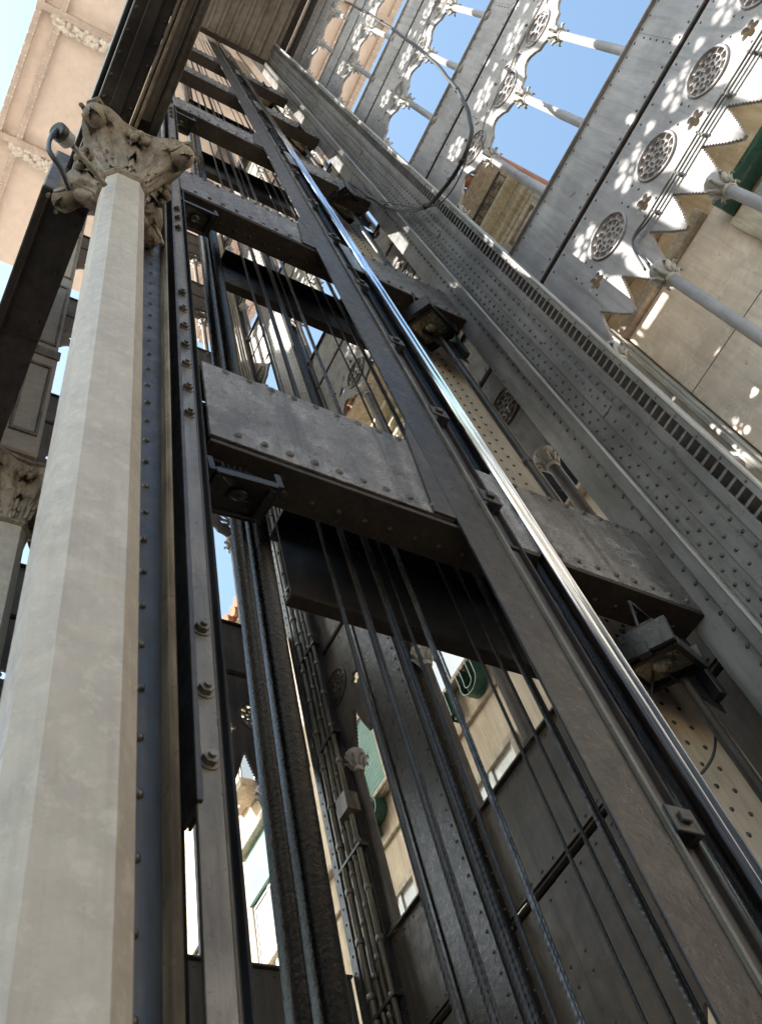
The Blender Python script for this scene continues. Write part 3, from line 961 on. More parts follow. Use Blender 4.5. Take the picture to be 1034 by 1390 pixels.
part('pipe', MB().tube([(3.27, 1.72, G), (3.27, 1.72, 30)], .026, 12), [M['post_iron']], t)
for z in (.9, 2.2, 5.2, 6.9, 9.6, 11.1):
    part('pipe_collar', MB().tube([(3.27, 1.72, z - .03), (3.27, 1.72, z + .03)], .031, 12), [M['dark_iron']], t)
gw = MB().tube([(3.36, 1.62, 7.9), (3.34, 1.60, 7.6), (3.38, 1.63, 7.45), (3.33, 1.66, 7.3)], .006, 6)
solo('lamp_wire', gw, M['green'], 'short green wire hanging beside the second floodlight up', 'wire')
bw = MB().tube(smooth_path([(3.05, 1.70, 3.0), (2.98, 1.78, 2.80), (3.02, 1.86, 2.62), (3.14, 1.88, 2.55), (3.24, 1.80, 2.62), (3.30, 1.74, 2.75)]), .007, 6)
solo('lamp_wire', bw, M['rubber'], 'slack black wire below the big floodlight at lower right', 'wire')

# ================================================================== LOOP OF CABLE, CONDUITS, FAR PIPES
lp = [(3.3, -.58, 22), (3.3, -.53, 18.22), (3.3, -.48, 15.87), (3.3, -.38, 13.39), (3.3, -.27, 11.64), (3.3, -.11, 10.27), (3.3, .07, 9.47), (3.3, .27, 9.16),
      (3.3, .53, 9.12), (3.3, .89, 9.29), (3.3, 1.13, 9.74), (3.3, 1.30, 10.45), (3.3, 1.41, 11.46), (3.3, 1.48, 12.5)]
lc = MB().tube([v + Vector((0, .006 * math.sin(i * 1.7), .010 * math.sin(i * .9))) for i, v in enumerate(smooth_path(lp))], .021, 10)
lq = smooth_path(lp)
for i in (12, 25, 38, 47, 56): lc.tube([lq[i], lq[i] + (lq[i + 1] - lq[i]).normalized() * .05], .029, 10)
solo('loop_cable', lc, M['rubber'], 'thick black travelling cable hanging in a wide loop before the sky openings', 'cable')
lp2 = [(3.3, .27, 9.12), (3.32, .55, 9.02), (3.33, .85, 9.14), (3.33, 1.05, 9.6), (3.34, 1.2, 10.3), (3.33, 1.4, 11.3)]
solo('thin_wire', MB().tube(smooth_path(lp2), .007, 6), M['rubber'], 'thin wire following the bottom of the black cable loop', 'wire')
for (dz, dx, lab) in ((0, 0, 'upper conduit fixed across the serrated arches of the large right panel'), (-.05, .0, 'lower conduit fixed across the serrated arches of the large right panel')):
    pts = [(3.96, -3.1, 6.72 + dz), (3.96, -1.41, 6.70 + dz), (3.96, -.68, 6.72 + dz), (3.96, .0, 6.71 + dz), (3.96, .18, 6.73 + dz * .5), (3.96, .26, 6.69), (3.96, .30 - dz * .5, 6.52), (3.96, .32 - dz, 6.33)]
    c = MB().tube(smooth_path(pts, 4), .010, 6)
    for u in [-2.8 + i * .31 for i in range(10)]: c.box(3.955, 4.0, u - .01, u + .01, 6.695 + dz, 6.73 + dz, .001)
    solo('wall_conduit', c, M['pier_iron'], lab, 'conduit')
for k, lab in ((1, 'pair of thin wires on the panel with the widest sky opening'), (2, 'pair of thin wires on the fourth panel, above the loop')):
    s = SL[k]; c = MB()
    for dd in (0, .035):
        c.tube(smooth_path([(3.97, -3.0, s - .93 + dd), (3.97, -1.2, s - .86 + dd), (3.97, -.5, s - .95 + dd), (3.97, .1, s - 1.05), (3.97, .3, s - 1.42)], 4), .006, 5)
    c.tube([(3.97, -.55, s - .9), (3.97, -.40, s - 1.45)], .005, 5)
    solo('wall_wire', c, M['pier_iron'], lab, 'wire')
t = thing('pipe_bundle', 'bundle of ribbed pipes and conduits running up the far corner pier', 'pipes', (3.9, 5.3, G))
for i, (x, y, r) in enumerate(((3.88, 5.62, .030), (3.88, 5.52, .022), (3.88, 5.44, .020), (3.88, 5.36, .024))):
    p = MB().tube([(x, y, G), (x, y, 24)], r, 10)
    z = .1 * i
    while z < 12:
        p.tube([(x, y, z), (x, y, z + .05)], r * 1.35, 8); z += .45
    part('pipe', p, [M['bar_iron']], t)
p = MB(); p.box(3.80, 3.93, 5.28, 5.45, 5.55, 5.75); part('junction_box', p, [M['bar_iron']], t)
for z in [i * 1.3 for i in range(10)]: part('pipe_strap', MB().box(3.85, 3.94, 5.30, 5.70, z, z + .03), [M['dark_iron']], t)

# ================================================================== ENTRANCE COLUMNS WITH LEAFY CAPITALS
def leaf(mb, base, out, up_h, width, curl, lean=.0, nu=10, nv=16, tip=0.035, thick=.012):
    """acanthus leaf: base point, outward horizontal unit vector, height, width, curl distance"""
    base = Vector(base); out = Vector(out).normalized(); side = Vector((-out.y, out.x, 0))
    def pt(u, v, back):
        w = width * (.55 + .75 * math.sin(PI * min(1, v * .95 + .05)) ** .8) * (1 - .12 * abs(math.sin(v * PI * 4.5)))
        if v > .93: w *= .8
        if v < .72:
            h = up_h * v / .72; d = lean * v + curl * .22 * (v / .72) ** 2
        else:
            a = (v - .72) / .28 * PI * 1.05
            h = up_h + math.sin(a) * tip * .9 - (1 - math.cos(a)) * tip * .3; d = lean * .72 + curl * .22 + (1 - math.cos(a)) * .5 * curl
        x = u * w * .5
        d += -abs(u) ** 2 * .035 + (.006 * math.cos(u * PI * 5) if not back else -thick)
        d += .010 * math.exp(-(u * 6) ** 2) * (0 if back else 1)
        return base + side * x + out * d + Vector((0, 0, h))
    for back in (0, 1):
        vs = []; fs = []
        for j in range(nv + 1):
            for i in range(nu * 2 + 1):
                vs.append(pt(-1 + i / nu, j / nv, back))
        n = nu * 2 + 1
        for j in range(nv):
            for i in range(n - 1):
                a = j * n + i
                fs.append((a, a + 1, a + n + 1, a + n))
        mb.add(vs, fs, 0, True)

def cham_ring(x0, x1, y0, y1, c, z):
    return [(x0 + c, y0, z), (x1 - c, y0, z), (x1, y0 + c, z), (x1, y1 - c, z), (x1 - c, y1, z), (x0 + c, y1, z), (x0, y1 - c, z), (x0, y0 + c, z)]
def loft(rings, mb, mi=0, smooth=False, nseg=1):
    n = len(rings[0]); vs = [p for r in rings for p in r]; fs = []
    for i in range(len(rings) - 1):
        for k in range(n):
            a = i * n + k; b = i * n + (k + 1) % n
            fs.append((a, b, b + n, a + n))
    fs.append(list(range(n))[::-1]); fs.append([(len(rings) - 1) * n + k for k in range(n)])
    mb.add(vs, fs, mi, smooth)

def ornate_column(cx_, cy_, zc, label, group):
    t = thing('ornate_column', label, 'column', (cx_, cy_, G), group)
    h = .099; c = .042
    p = MB()
    rings = []
    def R(hh, z, cc=c): return cham_ring(cx_ - hh, cx_ + hh, cy_ - hh, cy_ + hh, cc * hh / .099, z)
    loft([R(.17, G), R(.17, G + .25), R(.125, G + .32), R(h + .004, G + .45), R(h - .001, zc)], p)
    part('shaft', p, [M['column_cream']], t)
    k = MB()
    loft([R(h + .002, zc + .002), R(h + .018, zc + .012), R(h + .018, zc + .03), R(h + .004, zc + .045)], k)
    # solid bell that swells from the square shaft into the four corners of the abacus, carved with leaf folds
    NA, NH = 128, 46
    vs = []; fs = []
    for j in range(NH + 1):
        v = j / NH
        for i in range(NA):
            th = 2 * PI * i / NA
            c4 = abs(math.cos(2 * (th - PI / 4)))                   # 1 on the diagonals, 0 half way
            dg = max(0.0, math.cos(4 * (th - PI / 4)))              # corner weight
            q = max(abs(math.cos(th)), abs(math.sin(th)))
            rs = min(h / q, (2 * h - c) / (abs(math.cos(th)) + abs(math.sin(th))))
            rt = .235 + (.385 - .235) * (.5 + .5 * math.cos(4 * (th - PI / 4))) ** 1.5
            e = v ** (1.7 + .5 * dg)
            r = rs * (1 - e) + rt * e
            fold = .5 + .5 * math.cos(th * 16 + 1.2 * math.sin(v * 9))
            fine = abs(math.sin(th * 40 + math.sin(v * 7) * 3 + v * 14))
            arch = math.exp(-((v - .55 - .22 * math.cos(th * 4)) / .18) ** 2)
            env = math.sin(PI * min(1, v * 1.02)) ** .6 if v < .98 else 0
            r += env * (.016 * fold + .007 * fine + .014 * arch - .012)
            vs.append((cx_ + r * math.cos(th), cy_ + r * math.sin(th), zc + .045 + .43 * v))
    for j in range(NH):
        for i in range(NA):
            a_ = j * NA + i; b_ = j * NA + (i + 1) % NA
            fs.append((a_, b_, b_ + NA, a_ + NA))
    k.add(vs, fs, 0, True)
    z0 = zc + .055
    for a in range(8):
        ang = a * PI / 4 + PI / 8 * 0
        d = Vector((math.cos(ang), math.sin(ang), 0))
        leaf(k, Vector((cx_, cy_, z0)) + d * .108, d, .17, .10, .05, .02, tip=.03)
    for a in range(4):
        ang = a * PI / 2
        d = Vector((math.cos(ang), math.sin(ang), 0))
        leaf(k, Vector((cx_, cy_, z0 + .06)) + d * .125, d, .25, .15, .06, .05, tip=.035)
        # rosette of small ridges at the middle of each face
        cc = Vector((cx_, cy_, z0 + .345)) + d * .235
        k.sphere(cc, .034, 1, 1, .9, 10, 6)
        for q in range(6):
            b = 2 * PI * q / 6; sd = Vector((-d.y, d.x, 0))
            e = cc + (sd * math.cos(b) + Vector((0, 0, 1)) * math.sin(b)) * .045
            k.sphere(e - d * .01, .026, 1, 1, 1, 8, 6)
    for a in range(4):
        ang = a * PI / 2 + PI / 4
        d = Vector((math.cos(ang), math.sin(ang), 0))
        leaf(k, Vector((cx_, cy_, z0 + .04)) + d * .125, d, .27, .15, .15, .10, tip=.05)
        # volute under the corner of the abacus
        cc = Vector((cx_, cy_, zc + .395)) + d * .335
        k.sphere(cc, .066, 1, 1, .95, 14, 10)
        sd = Vector((-d.y, d.x, 0))
        for sgn in (-1, 1):
            pts = []
            for i in range(22):
                th = i / 21 * 2.2 * 2 * PI * .62; rr = .07 * (1 - i / 24)
                pts.append(cc + sd * sgn * (.045 + .0008 * i) + d * (rr * math.cos(th) * 1) + Vector((0, 0, rr * math.sin(th) + .005)))
            k.tube(pts, [.013 * (1 - i / 40) for i in range(22)], 6)
        pts = [Vector((cx_, cy_, zc + .18)) + d * .13, Vector((cx_, cy_, zc + .30)) + d * .20, cc - d * .06 + Vector((0, 0, .03))]
        k.tube(smooth_path(pts, 5), [.03] * 5 + [.036] * 5 + [.045], 8)
    part('capital', k, [M['capital_cream']], t)
    # abacus: square with concave sides and clipped corners
    def ab(s_, z, inn):
        out = []
        for a in range(4):
            a0 = a * PI / 2 - PI / 4
            P0 = Vector((math.cos(a0), math.sin(a0), 0)) * s_ * 1.36; P1 = Vector((math.cos(a0 + PI / 2), math.sin(a0 + PI / 2), 0)) * s_ * 1.36
            e = (P1 - P0).normalized(); mid = Vector((math.cos(a0 + PI / 4), math.sin(a0 + PI / 4), 0))
            P0 = P0 + e * .035; P1 = P1 - e * .035
            for i in range(9):
                f_ = i / 8
                q = P0.lerp(P1, f_) - mid * inn * math.sin(PI * f_)
                out.append((cx_ + q.x, cy_ + q.y, z))
        return out
    p = MB()
    loft([ab(.285, zc + .468, .06), ab(.293, zc + .485, .06), ab(.293, zc + .505, .06), ab(.312, zc + .512, .06), ab(.312, zc + .540, .06), ab(.28, zc + .545, .06)], p)
    part('abacus', p, [M['capital_cream']], t)
    return t
c1 = ornate_column(.301, 1.149, 5.0, 'nearest cream chamfered column with a leafy capital, filling the left edge', 'ornate entrance columns')
c2 = dup(c1, (.10, 2.12, 0), 'farther cream column with a leafy capital, half hidden at the left edge of the picture')

# pilaster above the second column
t = thing('pilaster', 'pale iron pilaster with panelled faces rising above the farther entrance column', 'pilaster', (.38, 3.1, 5.6))
p = MB(); p.box(.20, .44, 3.0, 3.3, 5.56, 7.2, .012); p.box(.235, .43, 3.02, 3.3, 7.2, 16, .006)
part('shaft', p, [M['column_cream']], t)
p = MB()
for z in range(5):
    zz = 7.4 + z * 1.7
    p.box(.26, .41, 3.008, 3.02, zz, zz + .04); p.box(.26, .28, 3.008, 3.02, zz + .04, zz + 1.4); p.box(.39, .41, 3.008, 3.02, zz + .04, zz + 1.4); p.box(.26, .41, 3.008, 3.02, zz + 1.4, zz + 1.44)
p.box(.19, .45, 2.985, 3.0, 7.1, 7.25); p.box(.23, .41, 2.985, 3.0, 5.8, 5.84); p.box(.23, .25, 2.985, 3.0, 5.84, 6.9); p.box(.39, .41, 2.985, 3.0, 5.84, 6.9); p.box(.23, .41, 2.985, 3.0, 6.9, 6.94)
part('panel_moulding', p, [M['capital_cream']], t)
t = thing('riveted_post', 'narrow dark riveted post beside the pale pilaster on the left', 'iron post', (.58, 3.1, G))
p = MB(); p.box(.545, .70, 3.0, 3.25, G, 22, .003)
rows(p, lambda a, z: (a, 3.0, z), .575, G, 22, .14, (0, -1, 0), .016, .014, 1)
part('plate', p, [M['post_iron'], M['rivet_dark']], t)

# ================================================================== ENTABLATURE OVER THE ENTRANCE
t = thing('entablature', 'dark iron entablature with mouldings running overhead above the entrance columns', 'iron beam', (.2, 0, 5.55))
p = MB(); p.box(.05, .24, -1.9, 1.35, 5.62, 6.4, .006)
for i in range(26): p.rivet((.072, -1.8 + i * .12, 5.62), (0, 0, -1), .010, .008); p.rivet((.222, -1.8 + i * .12, 5.62), (0, 0, -1), .010, .008)
p.box(.115, .18, -1.9, 1.35, 5.605, 5.6195, .003)
part('outer_beam', p, [M['dark_iron']], t)
p = MB(); p.box(.02, .048, -1.9, 5.9, 6.0, 8.9, .006); p.box(.05, .27, -1.9, 5.9, 8.6, 8.7, .006)
part('outer_face', p, [M['post_iron']], t)
p = MB(); p.box(.245, .262, -1.9, 1.30, 5.60, 5.66, .005); p.box(.268, .285, -1.9, 1.30, 5.575, 5.64, .005)
part('step_moulding', p, [M['capital_cream']], t)
p = MB().tube([(.305, -1.9, 5.66), (.305, .86, 5.66)], .036, 14)
part('round_moulding', p, [M['column_cream']], t)
p = MB().tube([(.372, -1.9, 5.62), (.372, 1.2, 5.62)], .026, 12)
part('dark_roll', p, [M['bar_iron']], t)
p = MB(); p.box(.262, .40, -1.9, 1.32, 5.70, 5.9, .005)
part('inner_beam', p, [M['rust_iron']], t)
t = thing('box_cornice', 'dark boxed cornice with panel seams jutting out at the left edge', 'cornice', (.05, 3.5, 5.3))
p = MB(); p.box(-.06, .20, 1.36, 5.9, 5.42, 6.35, .008)
part('box', p, [M['dark_iron']], t)
p = MB()
for y in (1.42, 2.2, 3.1, 4.0): p.box(-.05, .19, y, y + .02, 5.408, 5.42, .002)
p.box(-.02, -.005, 1.40, 5.8, 5.404, 5.42, .002)
for i in range(14): p.rivet((.16, 1.5 + i * .3, 5.42), (0, 0, -1), .012, .01)
part('seam_strip', p, [M['rust_iron']], t)
# street lamp like fitting on a bent pipe next to the capital
t = thing('pipe_lamp', 'small round grey fitting on a bent black pipe beside the near capital', 'lamp', (-.05, .95, 4.75))
d = Vector((.6, .35, .5)).normalized(); c0 = Vector((-.035, .95, 4.74))
part('drum', MB().tube([c0 - d * .03, c0 - d * .026, c0 + d * .03, c0 + d * .036], [.034, .040, .040, .034], 18), [M['wall_iron']], t)
part('drum_rim', MB().tube([c0 - d * .058, c0 - d * .052, c0 - d * .022, c0 - d * .018], [.034, .043, .043, .034], 18), [M['rubber']], t)
part('bent_pipe', MB().tube(smooth_path([c0 - d * .055, (-.085, .95, 4.60), (-.07, .96, 4.40), (.0, 1.0, 4.34), (.06, 1.06, 4.30)], 5), .011, 10), [M['rubber']], t)
part('arm', MB().tube([c0 + d * .05, (.10, 1.0, 4.66), (.2, 1.06, 4.66)], .013, 10), [M['capital_cream']], t)

# ================================================================== LIFT CAR FLOOR AND WALKWAY SOFFIT
t = thing('lift_car', 'underside of the lift car, brown ribbed boards closing the top of the shaft', 'lift car', (2.2, -.2, 24.8))
p = MB(); p.box(.45, 3.72, -1.9, 1.42, 24.98, 25.3, .01)
part('floor_board', p, [M['board']], t)
for i in range(13):
    x = .55 + i * .26
    p = MB(); p.box(x, x + .07, -1.85, 1.29, 24.90, 24.978, .01)
    part('batten', p, [M['board']], t)
p = MB(); p.box(.45, 3.72, 1.30, 1.41, 24.84, 24.978, .01); p.box(3.60, 3.74, -1.9, 1.295, 24.84, 24.978, .01)
part('rim', p, [M['rust_iron']], t)
p = MB(); p.box(3.85, 4.15, -2.3, 5.9, 25.1, 25.5, .01)
solo('cap_beam', p, M['dark_iron'], 'dark beam on top of the right wall, next to the car floor', 'iron beam')

ZS = 30.0
t = thing('walkway_soffit', 'pink plastered underside of the high walkway with ribs and white cast ornaments', 'walkway', (2.5, 3, ZS))
p = MB(); p.box(-2.0, 7.0, -6, 10.3, ZS + .2, ZS + .6, .02)
part('pink_panel', p, [M['pink']], t)
for x in (-1.90, -1.32, 5.05, 5.75, 6.9):
    p = MB(); p.box(x - .09, x + .09, -6, 10.3, ZS - .02, ZS + .2, .01)
    n = 0
    y = -5.8
    while y < 10.2:
        p.rivet((x - .06, y, ZS - .02), (0, 0, -1), .025, .02, 1); p.rivet((x + .06, y, ZS - .02), (0, 0, -1), .025, .02, 1); y += .3
    part('long_rib', p, [M['soffit_rib'], M['ornament']], t)
for y in (-1.0, 3.0, 6.7):
    p = MB(); p.box(-2.0, 7.0, y - .10, y + .10, ZS - .06, ZS + .2, .01)
    part('cross_rib', p, [M['soffit_rib']], t)
    p = MB()
    random.seed(int(y * 10) + 3)
    for i in range(130):
        x = -1.5 + random.random() * 1.9
        env = .16 + .16 * math.sin((x + 1.5) / 1.9 * PI)
        p.sphere((x, y + .12 + random.random() * env, ZS - .06 + random.random() * .12), .05 + .05 * random.random(), 1, 1, .8, 7, 5)
    part('cast_ornament', p, [M['ornament']], t)

# ================================================================== THE BUILDING ACROSS THE LANE (x = 6.5)
F = 6.5
t = thing('street_building', 'tan plastered building across the lane with stone trim, shutters and a tiled eave', 'building', (F + 2, 6, G))
p = MB(); p.box(F, F + 6, 1.95, 20, G, 15.3, .01); p.box(F, F + 6, .45, 1.95, 13.62, 15.3, .01)
part('plaster_wall', p, [M['tan']], t)
p = MB(); p.box(F - .12, F - .004, 2.0, 2.2, G, 14.2, .01); p.box(F - .07, F - .004, .46, .66, 13.7, 14.2, .01)
part('stone_jamb', p, [M['stone_trim']], t)
p = MB(); p.box(F - .34, F - .004, .45, 20, 14.72, 14.84, .02); p.box(F - .16, F - .004, .45, 20, 14.46, 14.715, .03); p.box(F - .07, F - .004, .45, 20, 14.30, 14.455, .01)
part('mossy_cornice', p, [M['moss']], t)
def frame(mb, y0, y1, z0, z1, w, d, d0=.002):
    mb.box(F - d, F - d0, y0 - w, y1 + w, z1, z1 + w, .006); mb.box(F - d, F - d0, y0 - w, y1 + w, z0 - w, z0, .006)
    mb.box(F - d, F - d0, y0 - w, y0, z0, z1, .006); mb.box(F - d, F - d0, y1, y1 + w, z0, z1, .006)
for (y0, y1) in ((.75, 1.42), (2.4, 3.3), (4.5, 5.4)):
    p = MB(); frame(p, y0, y1, 13.2, 14.0, .14, .12); frame(p, y0 + .12, y1 - .12, 13.3, 13.9, .05, .09); p.box(F - .05, F - .002, y0 + .17, y1 - .17, 13.35, 13.85, .01)
    part('moulded_panel', p, [M['stone_trim']], t)
def window(y0, y1, z0, z1, kind, label=None, mull=True):
    fr = MB(); frame(fr, y0, y1, z0, z1, .09, .07)
    fr.box(F - .14, F - .004, y0 - .16, y1 + .16, z0 - .17, z0 - .095, .01)
    w = part('window', fr, [M['stone_trim']], t, label)
    q = MB(); q.box(F - .02, F - .003, y0, y1, z0, z1, 0)
    part('pane', q, [M['glass'] if kind == 'blue' else M['blind'] if kind == 'blind' else M['shutter'] if kind == 'shutter' else M['dark_glass']], w)
    s_ = MB()
    if kind == 'shutter':
        z = z0 + .03
        while z < z1 - .02: s_.box(F - .035, F - .0205, y0 + .03, y1 - .03, z, z + .028, .002); z += .05
        part('slats', s_, [M['shutter']], w)
    else:
        m = (y0 + y1) / 2
        s_.box(F - .045, F - .021, m - .035, m + .035, z0, z1, .004)
        for yy in (y0, y1 - .04): s_.box(F - .04, F - .021, yy, yy + .04, z0, z1, .004)
        for zz in (z0, z0 + (z1 - z0) * .62): s_.box(F - .042, F - .0215, y0, y1, zz, zz + .035, .004)
        part('sash', s_, [M['white']], w)
window(5.62, 6.75, 9.02, 10.9, 'blue', 'tall blue window with a white mullion')
window(5.62, 6.60, 5.6, 7.42, 'blind', 'window with a pale blind')
window(7.95, 8.62, 9.05, 10.42, 'shutter', 'window closed by a pale green shutter')
window(7.95, 8.70, 5.7, 7.45, 'blind')
window(7.95, 8.62, 12.3, 13.9, 'dark')
window(11.0, 12.1, 8.6, 10.95, 'blind', 'window under a half lowered green roller shutter')
window(11.0, 12.1, 12.3, 13.9, 'dark')
window(2.6, 3.6, 9.05, 10.9, 'dark')
window(2.6, 3.6, 5.6, 7.42, 'dark')
window(13.4, 14.5, 8.6, 10.95, 'dark')
window(.2, 1.2, 10.4, 12.2, 'dark') if 0 else None
p = MB()
z = 10.14
while z < 11.05: p.box(F - .10, F - .047, 10.95, 12.15, z, z + .045, .006); z += .055
part('roller_shutter', p, [M['shutter']], t)
p = MB(); p.box(F - .22, F - .003, 10.85, 12.25, 11.1, 11.24, .015)
part('window_hood', p, [M['stone_trim']], t)
part('console', MB().box(F - .4, F - .003, 11.4, 11.9, 12.0, 12.2, .02), [M['stone_trim']], t)
p = MB(); p.box(F - .10, F - .003, 5.0, 20, 8.86, 8.96, .012); p.box(F - .05, F - .003, 5.0, 20, 8.24, 8.28, .01)
part('string_course', p, [M['stone_trim']], t)
# tiled eave
p = MB(); p.box(F - .62, F + 6, .45, 20, 15.32, 15.42, .02)
part('eave_board', p, [M['stone_trim']], t)
p = MB()
y = .5
i = 0
while y < 20:
    p.tube([(F - .80 + .02 * (i % 3), y, 15.50), (F + 1.6, y, 16.5)], .11, 8); y += .24; i += 1
part('roof_tiles', p, [M['terracotta']], t)
# iron balcony below the eave
def balcony(y0, y1, z0, label):
    b = thing('iron_balcony', label, 'balcony', (F - .3, (y0 + y1) / 2, z0))
    p = MB()
    for z in (z0 + .02, z0 + .07, z0 + .41, z0 + .46): p.tube([(F - .30, y0, z), (F - .30, y1, z)], .012, 6)
    y = y0 + .03
    while y < y1: p.tube([(F - .30, y, z0), (F - .30, y, z0 + .46)], .009, 6); y += .36
    part('rail_frame', p, [M['ironwork']], b)
    p = MB(); y = y0 + .21
    while y < y1:
        for sg in (-1, 1):
            pts = []
            for k in range(20):
                th = k / 19 * 3.2 * PI; r = .085 * (1 - k / 26)
                pts.append((F - .30, y + sg * (.02 + r * math.sin(th)), z0 + .24 + sg * (.085 - r * math.cos(th))))
            p.tube(pts, .007, 5)
        y += .36
    part('scrollwork', p, [M['ironwork']], b)
balcony(.6, 2.6, 14.85, 'black wrought iron balcony railing with scrolls under the tiled eave')

# green channel letters fixed to the wall
def letter_sign(pts, width, y, z, h, label, closed=None):
    """a channel letter swept from a stroke path in (left-to-right, up) coordinates; reads right from inside the tower"""
    t2 = thing('sign_letter', label, 'sign letter', (F - .1, y, z), 'green channel letters on the building')
    def W(a, b, d): return Vector((F - .02 - d, y - a * h, z + b * h))
    P = [Vector((a, b, 0)) for a, b in pts]
    L = []; R2 = []
    for i, q in enumerate(P):
        dd = (P[min(i + 1, len(P) - 1)] - P[max(i - 1, 0)]).normalized(); nn = Vector((-dd.y, dd.x, 0))
        L.append(q + nn * width / 2); R2.append(q - nn * width / 2)
    back = MB(); rim = MB(); tube = MB()
    n = len(P)
    for i in range(n - 1):
        vs = [W(*L[i][:2], .03), W(*R2[i][:2], .03), W(*R2[i + 1][:2], .03), W(*L[i + 1][:2], .03)]
        back.add(vs, [(0, 1, 2, 3)])
        back.add([v + Vector((.03, 0, 0)) for v in vs], [(3, 2, 1, 0)])
    for S_, tw in ((L, 1), (R2, -1)):
        for i in range(n - 1):
            a = S_[i]; b = S_[i + 1]
            dv = (b - a).normalized(); nn = Vector((-dv.y, dv.x, 0)) * .03 * tw
            vs = [W(a.x, a.y, 0), W(b.x, b.y, 0), W(b.x, b.y, .17), W(a.x, a.y, .17), W(a.x + nn.x, a.y + nn.y, 0), W(b.x + nn.x, b.y + nn.y, 0), W(b.x + nn.x, b.y + nn.y, .17), W(a.x + nn.x, a.y + nn.y, .17)]
            rim.add(vs, [(0, 1, 2, 3), (7, 6, 5, 4), (3, 2, 6, 7), (0, 4, 5, 1)])
    tube.tube([W(q.x, q.y, .08) for q in P], .013, 6)
    part('letter_back', back, [M['green']], t2)
    part('letter_rim', rim, [M['green']], t2)
    part('light_tube', tube, [M['white']], t2)
def arc(cx2, cy2, r, a0, a1, n=12):
    return [(cx2 + r * math.cos(rad(a0 + (a1 - a0) * i / n)), cy2 + r * math.sin(rad(a0 + (a1 - a0) * i / n))) for i in range(n + 1)]
Ppath = [(0, -.5), (0, -.1), (0, .5), (.25, .5)] + arc(.25, .22, .28, 80, -80) + [(.05, -.06)]
letter_sign(Ppath, .16, 8.42, 8.66, .46, 'green letter P with a white tube, on the wall below the green shutter')
Upath = [(0, .5), (0, 0)] + arc(.25, -.12, .27, 170, 370) + [(.52, .1), (.52, .5)]
letter_sign(Upath, .17, 5.86, 8.58, .46, 'green letter U with a white tube, on the wall below the blue window')
letter_sign([(0, -.5), (0, 0), (0, .5), (.01, .52)], .16, 6.25, 8.62, .42, 'green letter I, partly hidden by a cable, left of the letter U')

# ================================================================== LOWER STONE BUILDING NEXT TO IT
F2 = 7.1
t = thing('stone_building', 'lower building faced with mottled pinkish stone, with a green shutter box at the right edge', 'building', (F2 + 2, -4, G))
p = MB(); p.box(F2, F2 + 6, -9, 1.62, G, 13.6, .01)
part('plaster_wall', p, [M['plaster']], t)
p = MB(); p.box(F2 - .06, F2 - .002, -9, 1.48, G, 10.70, .01)
for z in (9.0, 6.9, 4.8): p.box(F2 - .064, F2 - .0605, -9, 1.48, z, z + .010, 0, 1)
for y in (-1.4, -4.2): p.box(F2 - .064, F2 - .0605, y, y + .010, G, 10.6, 0, 1)
part('stone_facing', p, [M['stone'], M['dark_iron']], t)
p = MB(); p.box(F2 - .17, F2 - .004, -.30, 1.50, 10.71, 10.84, .02); p.box(F2 - .10, F2 - .004, -.30, 1.49, 10.85, 11.0, .02); p.box(F2 - .14, F2 - .004, -.30, 1.50, 11.45, 11.6, .02)
part('ledge', p, [M['stone_trim']], t)
p = MB(); p.box(F2 - .14, F2 - .004, 1.50, 1.72, G, 13.4, .02); p.box(F2 - .20, F2 - .145, 1.54, 1.60, G, 13.4, .01)
part('stone_jamb', p, [M['trim_iron']], t)
p = MB(); p.box(F2 - 1.5, F2 + 6, -9, 1.9, 11.95, 12.1, .02); p.box(F2 - .4, F2 - .004, -9, 1.7, 11.7, 11.94, .03)  # deep overhang added out of sight to keep sun patches off the stone
part('shade_eave', p, [M['stone_trim']], t)
p = MB(); p.tube([(F2 - .22, -4.9, 10.25), (F2 - .22, -.40, 10.25)], .15, 18)
part('green_shutter_box', p, [M['green']], t)
p = MB()
z = 7.0
while z < 10.08: p.box(F2 - .10, F2 - .066, -4.2, -.62, z, z + .055, .008); z += .062
part('white_roller_shutter', p, [M['blind']], t)
p = MB(); p.box(F2 - .15, F2 - .066, -.60, -.30, 6.0, 10.09, .012)
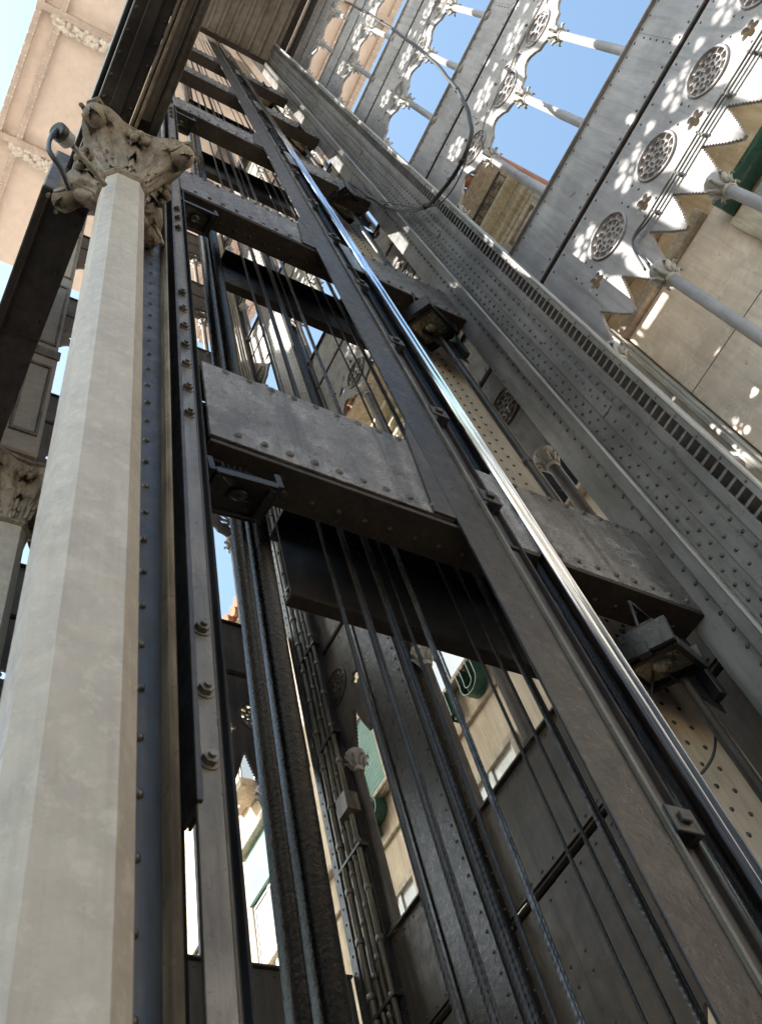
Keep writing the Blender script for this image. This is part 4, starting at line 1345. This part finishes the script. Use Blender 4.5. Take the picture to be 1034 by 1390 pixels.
part('shutter_jamb', p, [M['stone_trim']], t)

# ================================================================== BUILDINGS BEHIND THE CAMERA (they shade the foot of the tower)
def back_building(label, x0, x1, y0, y1, h, facing):
    b = thing('lane_building', label, 'building', ((x0 + x1) / 2, (y0 + y1) / 2, G))
    p = MB(); p.box(x0, x1, y0, y1, G, h, .02); part('wall', p, [M['plaster']], b)
    p = MB(); p.box(x0 - .4, x1 + .4, y0 - .4, y1 + .4, h, h + .25, .03); part('cornice', p, [M['stone_trim']], b)
    for k in range(5):
        z = 1.0 + k * 3.6
        if z + 2 > h: break
        for j in range(5):
            fr = MB(); q = MB()
            if facing == 'x':
                y = y0 + 1.5 + j * (y1 - y0 - 3) / 4
                fr.box(x1 + .002, x1 + .08, y - .7, y + .7, z, z + .12); fr.box(x1 + .002, x1 + .06, y - .7, y - .58, z + .12, z + 2.1); fr.box(x1 + .002, x1 + .06, y + .58, y + .7, z + .12, z + 2.1); fr.box(x1 + .002, x1 + .08, y - .7, y + .7, z + 2.1, z + 2.25)
                q.box(x1 + .002, x1 + .02, y - .58, y + .58, z + .12, z + 2.1, 0)
            else:
                x = x0 + 1.5 + j * (x1 - x0 - 3) / 4
                fr.box(x - .7, x + .7, y1 + .002, y1 + .08, z, z + .12); fr.box(x - .7, x - .58, y1 + .002, y1 + .06, z + .12, z + 2.1); fr.box(x + .58, x + .7, y1 + .002, y1 + .06, z + .12, z + 2.1); fr.box(x - .7, x + .7, y1 + .002, y1 + .08, z + 2.1, z + 2.25)
                q.box(x - .58, x + .58, y1 + .002, y1 + .02, z + .12, z + 2.1, 0)
            w = part('window', fr, [M['stone_trim']], b); part('pane', q, [M['dark_glass']], w)
back_building('tall tan building across the square behind the entrance side', -18, -8, .5, 9.6, 17.0, 'x')
back_building('low tan building closing the lane behind the camera', -7, 12, -20, -12.5, 4.6, 'y')
back_building('unseen tall tan block added to shade the lane facade', -20, -8, 9.8, 17.0, 25.0, 'x')  # unseen block, added to keep the sun off the wall with the letters
